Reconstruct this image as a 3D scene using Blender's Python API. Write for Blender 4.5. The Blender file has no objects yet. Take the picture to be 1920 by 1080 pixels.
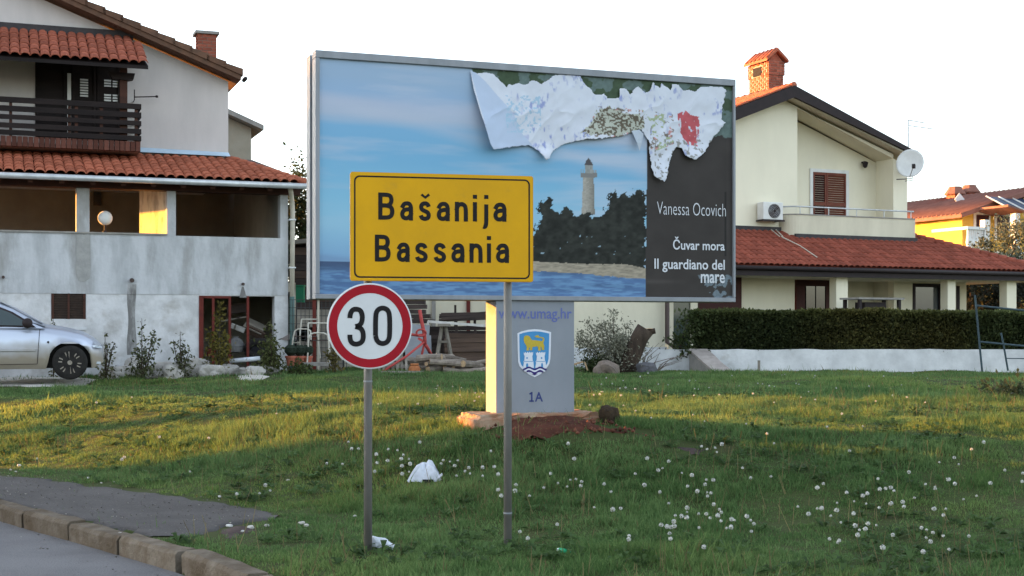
import bpy, bmesh, math, random
import numpy as np
from mathutils import Vector, Matrix

random.seed(7)
RNG = np.random.default_rng(7)
SC = bpy.context.scene
COL = SC.collection
R = math.radians

# ---------------------------------------------------------------- camera, sky, sun, exposure
F, EYE, HZ = 2600.0, 1.6, 620.0          # focal length in photo pixels, eye height, horizon row
cam_d = bpy.data.cameras.new('camera')
cam_d.sensor_width = 36.0
cam_d.lens = 36.0 * F / 1920.0
cam_d.shift_y = 80.0 / 1920.0
cam_d.clip_end = 3000.0
cam = bpy.data.objects.new('camera', cam_d)
cam.location = (0, 0, EYE)
cam.rotation_euler = (R(90), 0, 0)
COL.objects.link(cam)
SC.camera = cam

SUN_AZ, SUN_EL = 74.5, 6.4               # degrees left of the viewing direction, above the horizon
world = bpy.data.worlds.new('World')
SC.world = world
world.use_nodes = True
wn = world.node_tree
sky = wn.nodes.new('ShaderNodeTexSky')
sky.sky_type = 'NISHITA'
sky.sun_disc = False
sky.sun_elevation = R(SUN_EL)
sky.sun_rotation = R(-SUN_AZ)
sky.air_density = 1.0
sky.dust_density = 1.6
sky.ozone_density = 2.2
veil = wn.nodes.new('ShaderNodeHueSaturation')           # thin even high cloud: paler sky everywhere
veil.inputs['Saturation'].default_value = 0.45
veil.inputs['Value'].default_value = 1.25
wn.links.new(sky.outputs[0], veil.inputs['Color'])
wn.links.new(veil.outputs[0], wn.nodes['Background'].inputs[0])
wn.nodes['Background'].inputs[1].default_value = 0.15
sun_d = bpy.data.lights.new('sun', 'SUN')
sun_d.energy = 4.7
sun_d.angle = R(0.5)
sun_d.color = (1.0, 0.385, 0.035)
sun = bpy.data.objects.new('sun', sun_d)
sdir = Vector((-math.sin(R(SUN_AZ)) * math.cos(R(SUN_EL)), math.cos(R(SUN_AZ)) * math.cos(R(SUN_EL)), math.sin(R(SUN_EL))))
sun.rotation_euler = sdir.to_track_quat('Z', 'Y').to_euler()
sun.location = (-30, 20, 30)
COL.objects.link(sun)
SC.view_settings.view_transform = 'Standard'
SC.view_settings.look = 'None'
SC.view_settings.gamma = 1.0
SC.view_settings.use_curve_mapping = False
SC.view_settings.exposure = 2.5

# ---------------------------------------------------------------- helpers
def tag(o, label=None, cat=None, group=None, kind=None):
    if label: o['label'] = label
    if cat: o['category'] = cat
    if group: o['group'] = group
    if kind: o['kind'] = kind
    return o

def thing(name, label, cat, loc=(0, 0, 0), rz=0.0, group=None):
    o = bpy.data.objects.new(name, None)
    o.empty_display_size = 0.2
    COL.objects.link(o)
    o.location = loc
    o.rotation_euler = (0, 0, rz)
    return tag(o, label, cat, group)

def link_mesh(name, me, mat=None, parent=None):
    o = bpy.data.objects.new(name, me)
    if mat is not None and len(me.materials) == 0:
        me.materials.append(mat)
    COL.objects.link(o)
    if parent is not None:
        o.parent = parent
    return o

def copy_tree(o, parent=None):
    c = o.copy()
    COL.objects.link(c)
    c.parent = parent
    for ch in list(o.children):
        copy_tree(ch, c)
    return c

class MB:
    """collects shapes and links them as one mesh object"""
    def __init__(s): s.v = []; s.f = []
    def add(s, vs, fs):
        b = len(s.v)
        s.v += [tuple(p) for p in vs]
        s.f += [tuple(b + i for i in f) for f in fs]
        return s
    def box(s, x0, x1, y0, y1, z0, z1):
        return s.add([(x0,y0,z0),(x1,y0,z0),(x1,y1,z0),(x0,y1,z0),(x0,y0,z1),(x1,y0,z1),(x1,y1,z1),(x0,y1,z1)],
                     [(0,3,2,1),(4,5,6,7),(0,1,5,4),(1,2,6,5),(2,3,7,6),(3,0,4,7)])
    def obox(s, c, size, rot=None):
        hx, hy, hz = size[0]/2, size[1]/2, size[2]/2
        m = rot if rot is not None else Matrix.Identity(3)
        c = Vector(c)
        vs = [c + m @ Vector((a*hx, b*hy, d*hz)) for d in (-1,1) for a, b in ((-1,-1),(1,-1),(1,1),(-1,1))]
        return s.add(vs, [(0,3,2,1),(4,5,6,7),(0,1,5,4),(1,2,6,5),(2,3,7,6),(3,0,4,7)])
    def beam(s, p0, p1, w, h):
        p0, p1 = Vector(p0), Vector(p1)
        d = p1 - p0
        q = d.to_track_quat('X', 'Z').to_matrix()
        return s.obox((p0 + p1)/2, (d.length, w, h), q)
    def tube(s, pts, r, n=8, caps=True):
        pts = [Vector(p) for p in pts]
        rs = r if isinstance(r, (list, tuple)) else [r]*len(pts)
        rings = []
        for i, p in enumerate(pts):
            a = pts[max(i-1, 0)]; b = pts[min(i+1, len(pts)-1)]
            d = (b - a).normalized()
            up = Vector((0,0,1)) if abs(d.z) < .95 else Vector((0,1,0))
            e1 = d.cross(up).normalized(); e2 = d.cross(e1).normalized()
            rings.append([p + (e1*math.cos(t) + e2*math.sin(t))*rs[i] for t in [2*math.pi*k/n for k in range(n)]])
        vs = [p for r_ in rings for p in r_]
        fs = []
        for i in range(len(pts)-1):
            for k in range(n):
                k2 = (k+1) % n
                fs.append((i*n+k, i*n+k2, (i+1)*n+k2, (i+1)*n+k))
        if caps:
            fs.append(tuple(range(n-1, -1, -1)))
            fs.append(tuple((len(pts)-1)*n + k for k in range(n)))
        return s.add(vs, fs)
    def lathe(s, prof, n=16, c=(0,0,0), axis='Z'):
        vs = []; fs = []
        for r_, z in prof:
            for k in range(n):
                t = 2*math.pi*k/n
                if axis == 'Z': vs.append((c[0]+r_*math.cos(t), c[1]+r_*math.sin(t), c[2]+z))
                else: vs.append((c[0]+r_*math.cos(t), c[1]+z, c[2]+r_*math.sin(t)))
        for i in range(len(prof)-1):
            for k in range(n):
                k2 = (k+1) % n
                fs.append((i*n+k, i*n+k2, (i+1)*n+k2, (i+1)*n+k))
        fs.append(tuple(range(n)))
        fs.append(tuple((len(prof)-1)*n+k for k in range(n-1, -1, -1)))
        return s.add(vs, fs)
    def prism(s, poly, y0, y1):
        """poly: list of (x, z), extruded along y"""
        n = len(poly)
        vs = [(x, y0, z) for x, z in poly] + [(x, y1, z) for x, z in poly]
        fs = [tuple(range(n)), tuple(range(2*n-1, n-1, -1))]
        for i in range(n):
            j = (i+1) % n
            fs.append((i, i+n, j+n, j))
        return s.add(vs, fs)
    def build(s, name, mat, parent=None, smooth=False, bevel=0.0):
        me = bpy.data.meshes.new(name)
        me.from_pydata(s.v, [], s.f)
        bm = bmesh.new(); bm.from_mesh(me)
        bmesh.ops.recalc_face_normals(bm, faces=bm.faces)
        bm.to_mesh(me); bm.free()
        if smooth:
            me.polygons.foreach_set('use_smooth', [True]*len(me.polygons))
        o = link_mesh(name, me, mat, parent)
        if bevel:
            b = o.modifiers.new('bevel', 'BEVEL'); b.width = bevel; b.segments = 2; b.limit_method = 'ANGLE'
        return o

def walls(mb, u0, u1, z0, z1, v0, v1, holes):
    """a wall slab in the u-z plane with rectangular openings (ua, ub, za, zb)"""
    us = sorted({u0, u1, *[h[0] for h in holes], *[h[1] for h in holes]})
    us = [u for u in us if u0 <= u <= u1]
    for a, b in zip(us[:-1], us[1:]):
        m = (a+b)/2
        hs = sorted([(h[2], h[3]) for h in holes if h[0] < m < h[1]])
        z = z0
        for h0, h1 in hs:
            if h0 > z: mb.box(a, b, v0, v1, z, h0)
            z = max(z, h1)
        if z < z1: mb.box(a, b, v0, v1, z, z1)
    return mb

class Fac:
    """a house front: origin on the ground plan, turned by th degrees; u along it, v into it"""
    def __init__(s, C, th):
        s.C = C; s.th = R(th)
        s.d = (math.cos(s.th), math.sin(s.th)); s.n = (-math.sin(s.th), math.cos(s.th))
    def u(s, px, v=0.0):
        k = (px - 960)/F
        ax = s.C[0] + v*s.n[0]; ay = s.C[1] + v*s.n[1]
        return (k*ay - ax)/(s.d[0] - k*s.d[1])
    def Y(s, u, v=0.0): return s.C[1] + v*s.n[1] + u*s.d[1]
    def loc(s, px, py, v=0.0):
        u = s.u(px, v)
        return u, EYE - (py - HZ)*s.Y(u, v)/F
    def z(s, px, py, v=0.0): return s.loc(px, py, v)[1]
    def w(s, u, v, z): return Vector((s.C[0]+u*s.d[0]+v*s.n[0], s.C[1]+u*s.d[1]+v*s.n[1], z))

def at(px, py, Y): return Vector(((px-960)*Y/F, Y, EYE-(py-HZ)*Y/F))

def lin(c):
    return tuple(((x/255)/12.92 if x/255 <= .04045 else (((x/255)+.055)/1.055)**2.4) for x in c)

# value noise on arrays
def vn(x, y, seed=0):
    x = np.asarray(x, float); y = np.asarray(y, float)
    xi = np.floor(x).astype(np.int64); yi = np.floor(y).astype(np.int64)
    fx = x - xi; fy = y - yi
    fx = fx*fx*(3-2*fx); fy = fy*fy*(3-2*fy)
    def h(a, b):
        n = (a*374761393 + b*668265263 + seed*1442695041) & 0x7fffffff
        n = ((n ^ (n >> 13))*1274126177) & 0x7fffffff
        return ((n ^ (n >> 16)) & 0xffff)/65535.0
    return (h(xi,yi)*(1-fx)+h(xi+1,yi)*fx)*(1-fy) + (h(xi,yi+1)*(1-fx)+h(xi+1,yi+1)*fx)*fy
def fbm(x, y, o=4, seed=0):
    s = 0; a = .5; t = 0
    for i in range(o):
        s = s + a*vn(x*2**i, y*2**i, seed+i*17); t += a; a *= .5
    return s/t

def inpoly(px, py, poly):
    r = np.zeros(np.shape(px), bool)
    n = len(poly)
    for i in range(n):
        x0, y0 = poly[i]; x1, y1 = poly[(i+1) % n]
        if y0 == y1: continue
        c = ((y0 > py) != (y1 > py)) & (px < (x1-x0)*(py-y0)/(y1-y0)+x0)
        r ^= c
    return r

# ---------------------------------------------------------------- materials
MATS = {}
def M(name, col, col2=None, scale=4.0, rough=.8, bump=0.0, bscale=40.0, metal=0.0, spec=.12, stretch=(1,1,1),
      lo=.35, hi=.65, rnd=0.0, col3=None, s3=1.0, lo3=.55, hi3=.75, detail=6.0):
    m = bpy.data.materials.new(name); m.use_nodes = True
    t = m.node_tree; N = t.nodes; L = t.links
    p = N['Principled BSDF']
    p.inputs['Roughness'].default_value = rough
    p.inputs['Metallic'].default_value = metal
    p.inputs['Specular IOR Level'].default_value = spec
    tc = N.new('ShaderNodeTexCoord'); mp = N.new('ShaderNodeMapping')
    mp.inputs['Scale'].default_value = stretch
    L.new(tc.outputs['Object'], mp.inputs[0])
    out = None
    def layer(prev, c, sc, a, b):
        nz = N.new('ShaderNodeTexNoise'); nz.inputs['Scale'].default_value = sc; nz.inputs['Detail'].default_value = detail
        nz.inputs['Roughness'].default_value = .62
        L.new(mp.outputs[0], nz.inputs['Vector'])
        r = N.new('ShaderNodeMapRange'); r.inputs[1].default_value = a; r.inputs[2].default_value = b
        L.new(nz.outputs['Fac'], r.inputs[0])
        mx = N.new('ShaderNodeMix'); mx.data_type = 'RGBA'
        L.new(r.outputs[0], mx.inputs[0])
        if isinstance(prev, tuple): mx.inputs[6].default_value = (*prev, 1)
        else: L.new(prev, mx.inputs[6])
        mx.inputs[7].default_value = (*c, 1)
        return mx.outputs[2]
    cur = col
    if col2 is not None: cur = layer(cur, col2, scale, lo, hi)
    if col3 is not None: cur = layer(cur, col3, s3, lo3, hi3)
    if rnd:
        oi = N.new('ShaderNodeObjectInfo'); r = N.new('ShaderNodeMapRange')
        r.inputs[3].default_value = 1-rnd; r.inputs[4].default_value = 1+rnd
        L.new(oi.outputs['Random'], r.inputs[0])
        hs = N.new('ShaderNodeHueSaturation')
        L.new(r.outputs[0], hs.inputs['Value'])
        if isinstance(cur, tuple): hs.inputs['Color'].default_value = (*cur, 1)
        else: L.new(cur, hs.inputs['Color'])
        cur = hs.outputs[0]
    if isinstance(cur, tuple): p.inputs['Base Color'].default_value = (*cur, 1)
    else: L.new(cur, p.inputs['Base Color'])
    if bump:
        nz = N.new('ShaderNodeTexNoise'); nz.inputs['Scale'].default_value = bscale; nz.inputs['Detail'].default_value = 5
        L.new(tc.outputs['Object'], nz.inputs['Vector'])
        b = N.new('ShaderNodeBump'); b.inputs['Strength'].default_value = bump; b.inputs['Distance'].default_value = .02
        L.new(nz.outputs['Fac'], b.inputs['Height']); L.new(b.outputs[0], p.inputs['Normal'])
    MATS[name] = m
    return m

def M_attr(name, rough=.7, trans=0.0, spec=.1):
    """colour from the mesh's own colour attribute (print, leaves, blades)"""
    m = bpy.data.materials.new(name); m.use_nodes = True
    t = m.node_tree; N = t.nodes; L = t.links
    p = N['Principled BSDF']; p.inputs['Roughness'].default_value = rough; p.inputs['Specular IOR Level'].default_value = spec
    a = N.new('ShaderNodeVertexColor'); a.layer_name = 'Col'
    L.new(a.outputs[0], p.inputs['Base Color'])
    if trans:
        tr = N.new('ShaderNodeBsdfTranslucent'); mx = N.new('ShaderNodeMixShader'); mx.inputs[0].default_value = trans
        L.new(a.outputs[0], tr.inputs[0]); L.new(p.outputs[0], mx.inputs[1]); L.new(tr.outputs[0], mx.inputs[2])
        L.new(mx.outputs[0], N['Material Output'].inputs[0])
    MATS[name] = m
    return m

def big_mesh(name, verts, faces, nv, cols=None, mat=None, parent=None, smooth=False):
    """numpy mesh: faces is an (n, nv) index array"""
    me = bpy.data.meshes.new(name)
    verts = np.asarray(verts, np.float32); faces = np.asarray(faces, np.int32)
    me.vertices.add(len(verts)); me.vertices.foreach_set('co', verts.ravel())
    n = len(faces)
    me.loops.add(n*nv); me.loops.foreach_set('vertex_index', faces.ravel())
    me.polygons.add(n)
    me.polygons.foreach_set('loop_start', np.arange(0, n*nv, nv, dtype=np.int32))
    me.polygons.foreach_set('loop_total', np.full(n, nv, np.int32))
    if smooth: me.polygons.foreach_set('use_smooth', np.ones(n, bool))
    me.update(calc_edges=True)
    if cols is not None:
        ca = me.color_attributes.new('Col', 'FLOAT_COLOR', 'POINT')
        c4 = np.ones((len(verts), 4), np.float32); c4[:, :3] = cols
        ca.data.foreach_set('color', c4.ravel())
    return link_mesh(name, me, mat, parent)

plaster_left = M('plaster_left', (.50,.51,.525), (.37,.38,.39), scale=2.6, rough=.95, bump=.5, bscale=14, stretch=(1,1,.3), lo=.40, hi=.62, col3=(.27,.26,.24), s3=1.3, lo3=.52, hi3=.74)
plaster_lower = M('plaster_lower', (.60,.60,.605), (.46,.46,.46), scale=2.2, rough=.95, bump=.6, bscale=12, lo=.42, hi=.62, col3=(.31,.29,.26), s3=1.5, lo3=.54, hi3=.76)
plaster_patch = M('plaster_patch', (.36,.355,.34), (.27,.27,.26), scale=5, rough=.9, bump=.3, bscale=30)
wall_gable = M('wall_gable', (.56,.52,.50), (.48,.45,.435), scale=1.8, rough=.9, bump=.15, bscale=60, stretch=(1,1,.3))
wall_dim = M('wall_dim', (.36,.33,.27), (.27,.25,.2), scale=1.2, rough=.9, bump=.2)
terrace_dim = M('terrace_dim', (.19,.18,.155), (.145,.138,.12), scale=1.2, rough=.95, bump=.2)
wall_ochre = M('wall_ochre', (.50,.46,.38), (.27,.25,.21), scale=3.2, rough=.9, bump=.3, stretch=(1,1,.5), lo=.45, hi=.62)
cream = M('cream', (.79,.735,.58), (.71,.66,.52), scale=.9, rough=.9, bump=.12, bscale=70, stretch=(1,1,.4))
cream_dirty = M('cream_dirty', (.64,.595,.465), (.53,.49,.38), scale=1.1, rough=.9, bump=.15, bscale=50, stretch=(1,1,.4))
white_paint = M('white_paint', (.72,.72,.70), (.62,.62,.60), scale=3, rough=.8)
whitewash = M('whitewash', (.66,.67,.68), (.50,.51,.52), scale=2.2, rough=.9, bump=.3, bscale=20, col3=(.33,.31,.27), s3=1.7, lo3=.6, hi3=.8)
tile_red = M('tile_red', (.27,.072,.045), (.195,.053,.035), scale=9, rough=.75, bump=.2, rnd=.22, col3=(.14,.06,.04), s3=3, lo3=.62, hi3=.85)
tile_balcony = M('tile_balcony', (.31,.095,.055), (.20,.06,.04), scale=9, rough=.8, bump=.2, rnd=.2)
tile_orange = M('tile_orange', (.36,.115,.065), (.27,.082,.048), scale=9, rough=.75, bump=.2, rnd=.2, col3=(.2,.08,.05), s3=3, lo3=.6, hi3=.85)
tile_far = M('tile_far', (.23,.11,.085), (.17,.08,.062), scale=2, rough=.85, bump=.3, bscale=12)
verge_brown = M('verge_brown', (.16,.085,.055), (.10,.06,.042), scale=5, rough=.85, rnd=.15, bump=.2)
dark_trim = M('dark_trim', (.035,.026,.027), (.026,.021,.022), scale=6, rough=.6)
dark_lead = M('dark_lead', (.055,.05,.052), (.04,.037,.04), scale=6, rough=.6)
dark_wood = M('dark_wood', (.020,.014,.013), (.012,.009,.009), scale=8, rough=.6, stretch=(.2,1,1), rnd=.2)
brown_wood = M('brown_wood', (.075,.032,.022), (.045,.021,.016), scale=8, rough=.6, stretch=(.3,1,1))
shutter_red = M('shutter_red', (.17,.055,.035), (.13,.042,.03), scale=10, rough=.55)
shutter_dark = M('shutter_dark', (.06,.02,.018), (.045,.016,.015), scale=10, rough=.5)
brick_red = M('brick_red', (.34,.105,.065), (.24,.07,.045), scale=14, rough=.9, bump=.3, rnd=.28)
brick_brown = M('brick_brown', (.12,.048,.034), (.08,.035,.027), scale=14, rough=.9, bump=.3, rnd=.35)
mortar = M('mortar', (.33,.29,.25), (.25,.22,.19), scale=9, rough=.95)
concrete = M('concrete', (.30,.285,.26), (.22,.21,.195), scale=5, rough=.9, bump=.35, bscale=30, col3=(.15,.13,.11), s3=2.5, lo3=.6, hi3=.85)
kerb_top = M('kerb_top', (.165,.142,.115), (.105,.083,.06), scale=6, rough=.95, bump=.8, bscale=40, col3=(.075,.055,.036), s3=3.2, lo3=.42, hi3=.68, rnd=.18)
steel_grey = M('steel_grey', (.255,.27,.295), (.21,.225,.245), scale=7, rough=.5, metal=.25, stretch=(1,1,.3))
pole_steel = M('pole_steel', (.175,.17,.16), (.125,.12,.112), scale=9, rough=.55, metal=.35, stretch=(1,1,.25), col3=(.11,.09,.075), s3=6, lo3=.62, hi3=.8)
gutter_metal = M('gutter_metal', (.55,.57,.58), (.42,.43,.44), scale=5, rough=.4, metal=.4)
flash_metal = M('flash_metal', (.52,.66,.78), (.45,.58,.70), scale=3, rough=.35, metal=.3)
pipe_cream = M('pipe_cream', (.56,.52,.43), (.45,.42,.35), scale=4, rough=.6)
pipe_green = M('pipe_green', (.08,.13,.12), None, rough=.6)
pipe_brown = M('pipe_brown', (.075,.055,.05), None, rough=.5)
panel_grey = M('panel_grey', (.235,.255,.29), (.21,.23,.262), scale=3, rough=.55, bump=.04, bscale=80, col3=(.16,.17,.18), s3=1.6, lo3=.62, hi3=.9, stretch=(1,1,.5))
board_back = M('board_back', (.16,.17,.19), None, rough=.6)
dark_gap = M('dark_gap', (.02,.02,.023), None, rough=.9)
sign_yellow = M('sign_yellow', (.64,.335,.006), (.56,.295,.008), scale=2.5, rough=.45, col3=(.42,.24,.03), s3=7, lo3=.62, hi3=.95)
sign_edge = M('sign_edge', (.58,.30,.02), None, rough=.5)
sign_black = M('sign_black', (.012,.011,.012), None, rough=.5)
sign_white = M('sign_white', (.60,.61,.62), (.55,.56,.57), scale=4, rough=.5)
sign_red = M('sign_red', (.33,.008,.018), (.28,.008,.016), scale=4, rough=.5)
sign_back = M('sign_back', (.35,.35,.35), None, rough=.4, metal=.6)
glass_dark = M('glass_dark', (.012,.014,.016), None, rough=.06, spec=.9)
glass_green = M('glass_green', (.05,.065,.055), (.03,.045,.04), scale=2, rough=.12, spec=.8)
asphalt_walk = M('asphalt_walk', (.085,.080,.078), (.062,.058,.057), scale=1.8, rough=1, bump=.25, bscale=140, lo=.36, hi=.66, col3=(.17,.16,.145), s3=45, lo3=.60, hi3=.70)
asphalt_road = M('asphalt_road', (.165,.163,.168), (.13,.128,.132), scale=1.6, rough=.95, bump=.7, bscale=90, col3=(.085,.085,.085), s3=55, lo3=.56, hi3=.70)
soil_red = M('soil_red', (.09,.032,.020), (.055,.021,.014), scale=9, rough=1, bump=.8, bscale=25, col3=(.16,.06,.035), s3=20, lo3=.6, hi3=.75)
soil_dark = M('soil_dark', (.08,.058,.055), (.05,.038,.036), scale=9, rough=1, bump=.8, bscale=25, col3=(.14,.12,.10), s3=30, lo3=.6, hi3=.75)
gravel = M('gravel', (.52,.49,.44), (.36,.34,.30), scale=14, rough=1, bump=.7, bscale=40)
stone = M('stone', (.44,.42,.385), (.30,.285,.26), scale=4, rough=.95, bump=.6, bscale=12, rnd=.2)
stone_brown = M('stone_brown', (.2,.16,.13), (.12,.1,.085), scale=5, rough=.95, bump=.6, bscale=12)
ground_mat = M('ground_mat', (.036,.056,.014), (.045,.052,.018), scale=1.6, rough=1, bump=.6, bscale=20, col3=(.075,.055,.035), s3=.9, lo3=.6, hi3=.8)
leaf_mat = M_attr('leaf_mat', rough=.6, trans=.3)
grass_mat = M_attr('grass_mat', rough=.65, trans=.5, spec=.1)
print_mat = M_attr('print_mat', rough=.55, spec=.15)
paper_mat = M_attr('paper_mat', rough=.8, spec=.15)
bark = M('bark', (.075,.056,.042), (.035,.027,.022), scale=9, rough=.95, bump=.6, bscale=30, stretch=(1,1,.3))
log_mat = M('log_mat', (.27,.23,.19), (.15,.125,.105), scale=9, rough=.95, bump=.5, bscale=25, rnd=.35)
log_end = M('log_end', (.42,.30,.18), (.30,.21,.13), scale=14, rough=.95, rnd=.3)
plank_dark = M('plank_dark', (.065,.05,.045), (.04,.032,.03), scale=7, rough=.9, stretch=(.2,1,1), rnd=.3)
plank_brown = M('plank_brown', (.125,.085,.065), (.085,.06,.05), scale=7, rough=.9, stretch=(.2,1,1), rnd=.3)
plank_grey = M('plank_grey', (.26,.235,.20), (.17,.155,.13), scale=7, rough=.9, stretch=(.2,1,1), rnd=.25)
plank_white = M('plank_white', (.60,.59,.56), (.45,.44,.42), scale=7, rough=.8)
rust_red = M('rust_red', (.14,.030,.022), (.09,.022,.018), scale=8, rough=.75)
paint_red = M('paint_red', (.45,.075,.07), (.34,.06,.055), scale=8, rough=.6)
white_tube = M('white_tube', (.55,.53,.47), (.4,.37,.31), scale=8, rough=.6)
wire_mat = M('wire_mat', (.055,.06,.06), None, rough=.6)
rail_blue = M('rail_blue', (.055,.085,.10), (.04,.06,.07), scale=6, rough=.6)
plastic_white = M('plastic_white', (.60,.64,.69), (.46,.49,.53), scale=6, rough=.5)
foam_white = M('foam_white', (.54,.57,.64), (.40,.42,.47), scale=9, rough=.7, bump=.15, bscale=20)
terracotta = M('terracotta', (.36,.115,.075), (.28,.09,.06), scale=8, rough=.85)
ochre_pot = M('ochre_pot', (.40,.16,.065), (.25,.09,.04), scale=8, rough=.85)
seed_mat = M('seed_mat', (.66,.66,.64), (.52,.52,.50), scale=80, rough=.9)
stem_mat = M('stem_mat', (.075,.095,.035), None, rough=.8)
nt_ = seed_mat.node_tree; tb_ = nt_.nodes.new('ShaderNodeBsdfTransparent'); mxs = nt_.nodes.new('ShaderNodeMixShader'); mxs.inputs[0].default_value = .45
nt_.links.new(nt_.nodes['Principled BSDF'].outputs[0], mxs.inputs[1]); nt_.links.new(tb_.outputs[0], mxs.inputs[2]); nt_.links.new(mxs.outputs[0], nt_.nodes['Material Output'].inputs[0])

# ================================================================ ground, road, kerb, pavement
KY = [-20, 5.5, 6.8, 7.9, 8.93, 9.93, 10.68, 11.42, 12.12, 12.6, 17.25, 40]
KX = [-.9, -.9, -1.0, -1.25, -1.70, -2.43, -3.03, -3.65, -4.28, -4.65, -8.40, -26.7]
WALK = [(-17, 28.9), (-10.4, 20.6), (-5.72, 15.5), (-4.12, 14.16), (-3.14, 13.38), (-2.35, 12.55), (-2.02, 11.95), (-2.25, 11.3), (-2.62, 10.75),
        (-2.95, 10.88), (-3.6, 11.62), (-4.56, 12.78), (-8.2, 17.35), (-17, 28.2)]
def kerb_x(Y): return np.interp(Y, KY, KX)
def hgt(X, Y):
    X = np.asarray(X, float); Y = np.asarray(Y, float)
    y0 = np.interp(X, [-40,-12,-5.72,-2.1,0,3,40], [22,20.5,15.7,12.2,10.8,10.5,10.5])
    t = Y - y0
    z = np.interp(t, [-3,0,.8,1.5,2.5,3.2,4,6,10,14,20,30,60], [0,0,.05,.13,.30,.43,.56,.63,.70,.74,.66,.62,.6])
    amp = np.clip((t+.5)/2, 0, 1)
    z = z + amp*(.10*(fbm(X*.7, Y*.7, 3, 3)-.5) + .05*(fbm(X*2.6, Y*2.6, 2, 5)-.5))
    z = z + .13*np.exp(-((X-.25)**2/2.0 + (Y-14.4)**2/.8))
    road = kerb_x(Y) - X
    z = np.where(road > -.12, -.32, z)
    z = np.where(road*.78 > 6.8, -.08, z)
    z = np.where(inpoly(X, Y, WALK), np.minimum(z, -.01), z)
    return z
def H(x, y): return float(hgt(np.array([x]), np.array([y]))[0])

def nonuni(lo, hi, step, far):
    a = np.arange(lo, hi+1e-6, step)
    return np.concatenate([[-f for f in far[::-1] if -f < lo], a, [f for f in far if f > hi]])
gx = nonuni(-14, 15, .17, [20,28,40,60,90,150,300,700])
gy = nonuni(6, 36, .17, [40,46,55,70,100,160,300,700,1400])
gy = np.concatenate([[-60,-20,-5,2,4], gy[gy >= 6]])
GX, GY = np.meshgrid(gx, gy)
GZ = hgt(GX, GY)
nx, ny = len(gx), len(gy)
ii = np.arange((ny-1)*(nx-1)); r_, c_ = ii//(nx-1), ii % (nx-1)
gf = np.stack([r_*nx+c_, r_*nx+c_+1, (r_+1)*nx+c_+1, (r_+1)*nx+c_], 1)
tag(big_mesh('ground', np.stack([GX, GY, GZ], -1).reshape(-1, 3), gf, 4, None, ground_mat, smooth=True), kind='structure')

def sheet(name, poly, zf, mat, step=.25, parent=None, dome=0.0, rim=0.0):
    """a thin sheet laid over a plan polygon, following zf(x, y)"""
    p = np.array(poly)
    x0, y0 = p.min(0); x1, y1 = p.max(0)
    xs = np.arange(x0, x1+step, step); ys = np.arange(y0, y1+step, step)
    A, B = np.meshgrid(xs, ys)
    cx = (A[:-1,:-1]+A[1:,1:])/2; cy = (B[:-1,:-1]+B[1:,1:])/2
    wob = .08 if dome else .22
    k = inpoly(cx + wob*(fbm(cx*2.2, cy*2.2, 4, 41)-.5)*2, cy + wob*(fbm(cx*2.2, cy*2.2, 4, 43)-.5)*2, poly)
    n = len(xs)
    rr, cc = np.nonzero(k)
    f = np.stack([rr*n+cc, rr*n+cc+1, (rr+1)*n+cc+1, (rr+1)*n+cc], 1)
    Zs = zf(A, B)
    if dome or rim:                            # sink the rim into the ground, raise the middle
        c0 = np.zeros(A.shape, bool); c0[:-1,:-1] |= k; c0[1:,:-1] |= k; c0[:-1,1:] |= k; c0[1:,1:] |= k
        c0[:-1,:-1] &= k; c0[1:,1:] &= k; c0[1:,:-1] &= k; c0[:-1,1:] &= k
        lvl = np.zeros(A.shape); q = c0.copy()
        for _ in range(8):
            lvl += q; q2 = q.copy(); q2[1:] &= q[:-1]; q2[:-1] &= q[1:]; q2[:,1:] &= q[:,:-1]; q2[:,:-1] &= q[:,1:]; q = q2
        Zs = Zs - .055 + (dome+.02)*np.minimum(lvl/5, 1) if dome else np.where(lvl == 0, Zs-rim, np.where(lvl == 1, Zs-rim*.12, Zs))
    V = np.stack([A, B, Zs], -1).reshape(-1, 3)
    used = np.unique(f); mp = np.full(len(V), -1); mp[used] = np.arange(len(used))
    return big_mesh(name, V[used], mp[f], 4, None, mat, parent, smooth=True)

# road: from the kerb line 6.6 m across
rv, rf = [], []
for k_, (y_, x_) in enumerate(zip(KY, KX)):
    if y_ > 5:
        rv += [(x_+.02, y_, -.13), (x_-.78*6.6, y_-.63*6.6, -.10)]
    else:
        rv += [(x_+.02, y_, -.13), (x_-7.2, y_, -.10)]
for k_ in range(len(KY)-1):
    rf.append((2*k_, 2*k_+2, 2*k_+3, 2*k_+1))
road = MB().add(rv, rf).build('road', asphalt_road)
tag(road, kind='structure')
walk = sheet('pavement', WALK, lambda a, b: .010 + .008*(vn(a*1.3, b*1.3, 9)-.5), asphalt_walk, .045, None, 0.0, .07)
tag(walk, kind='structure')

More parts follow.
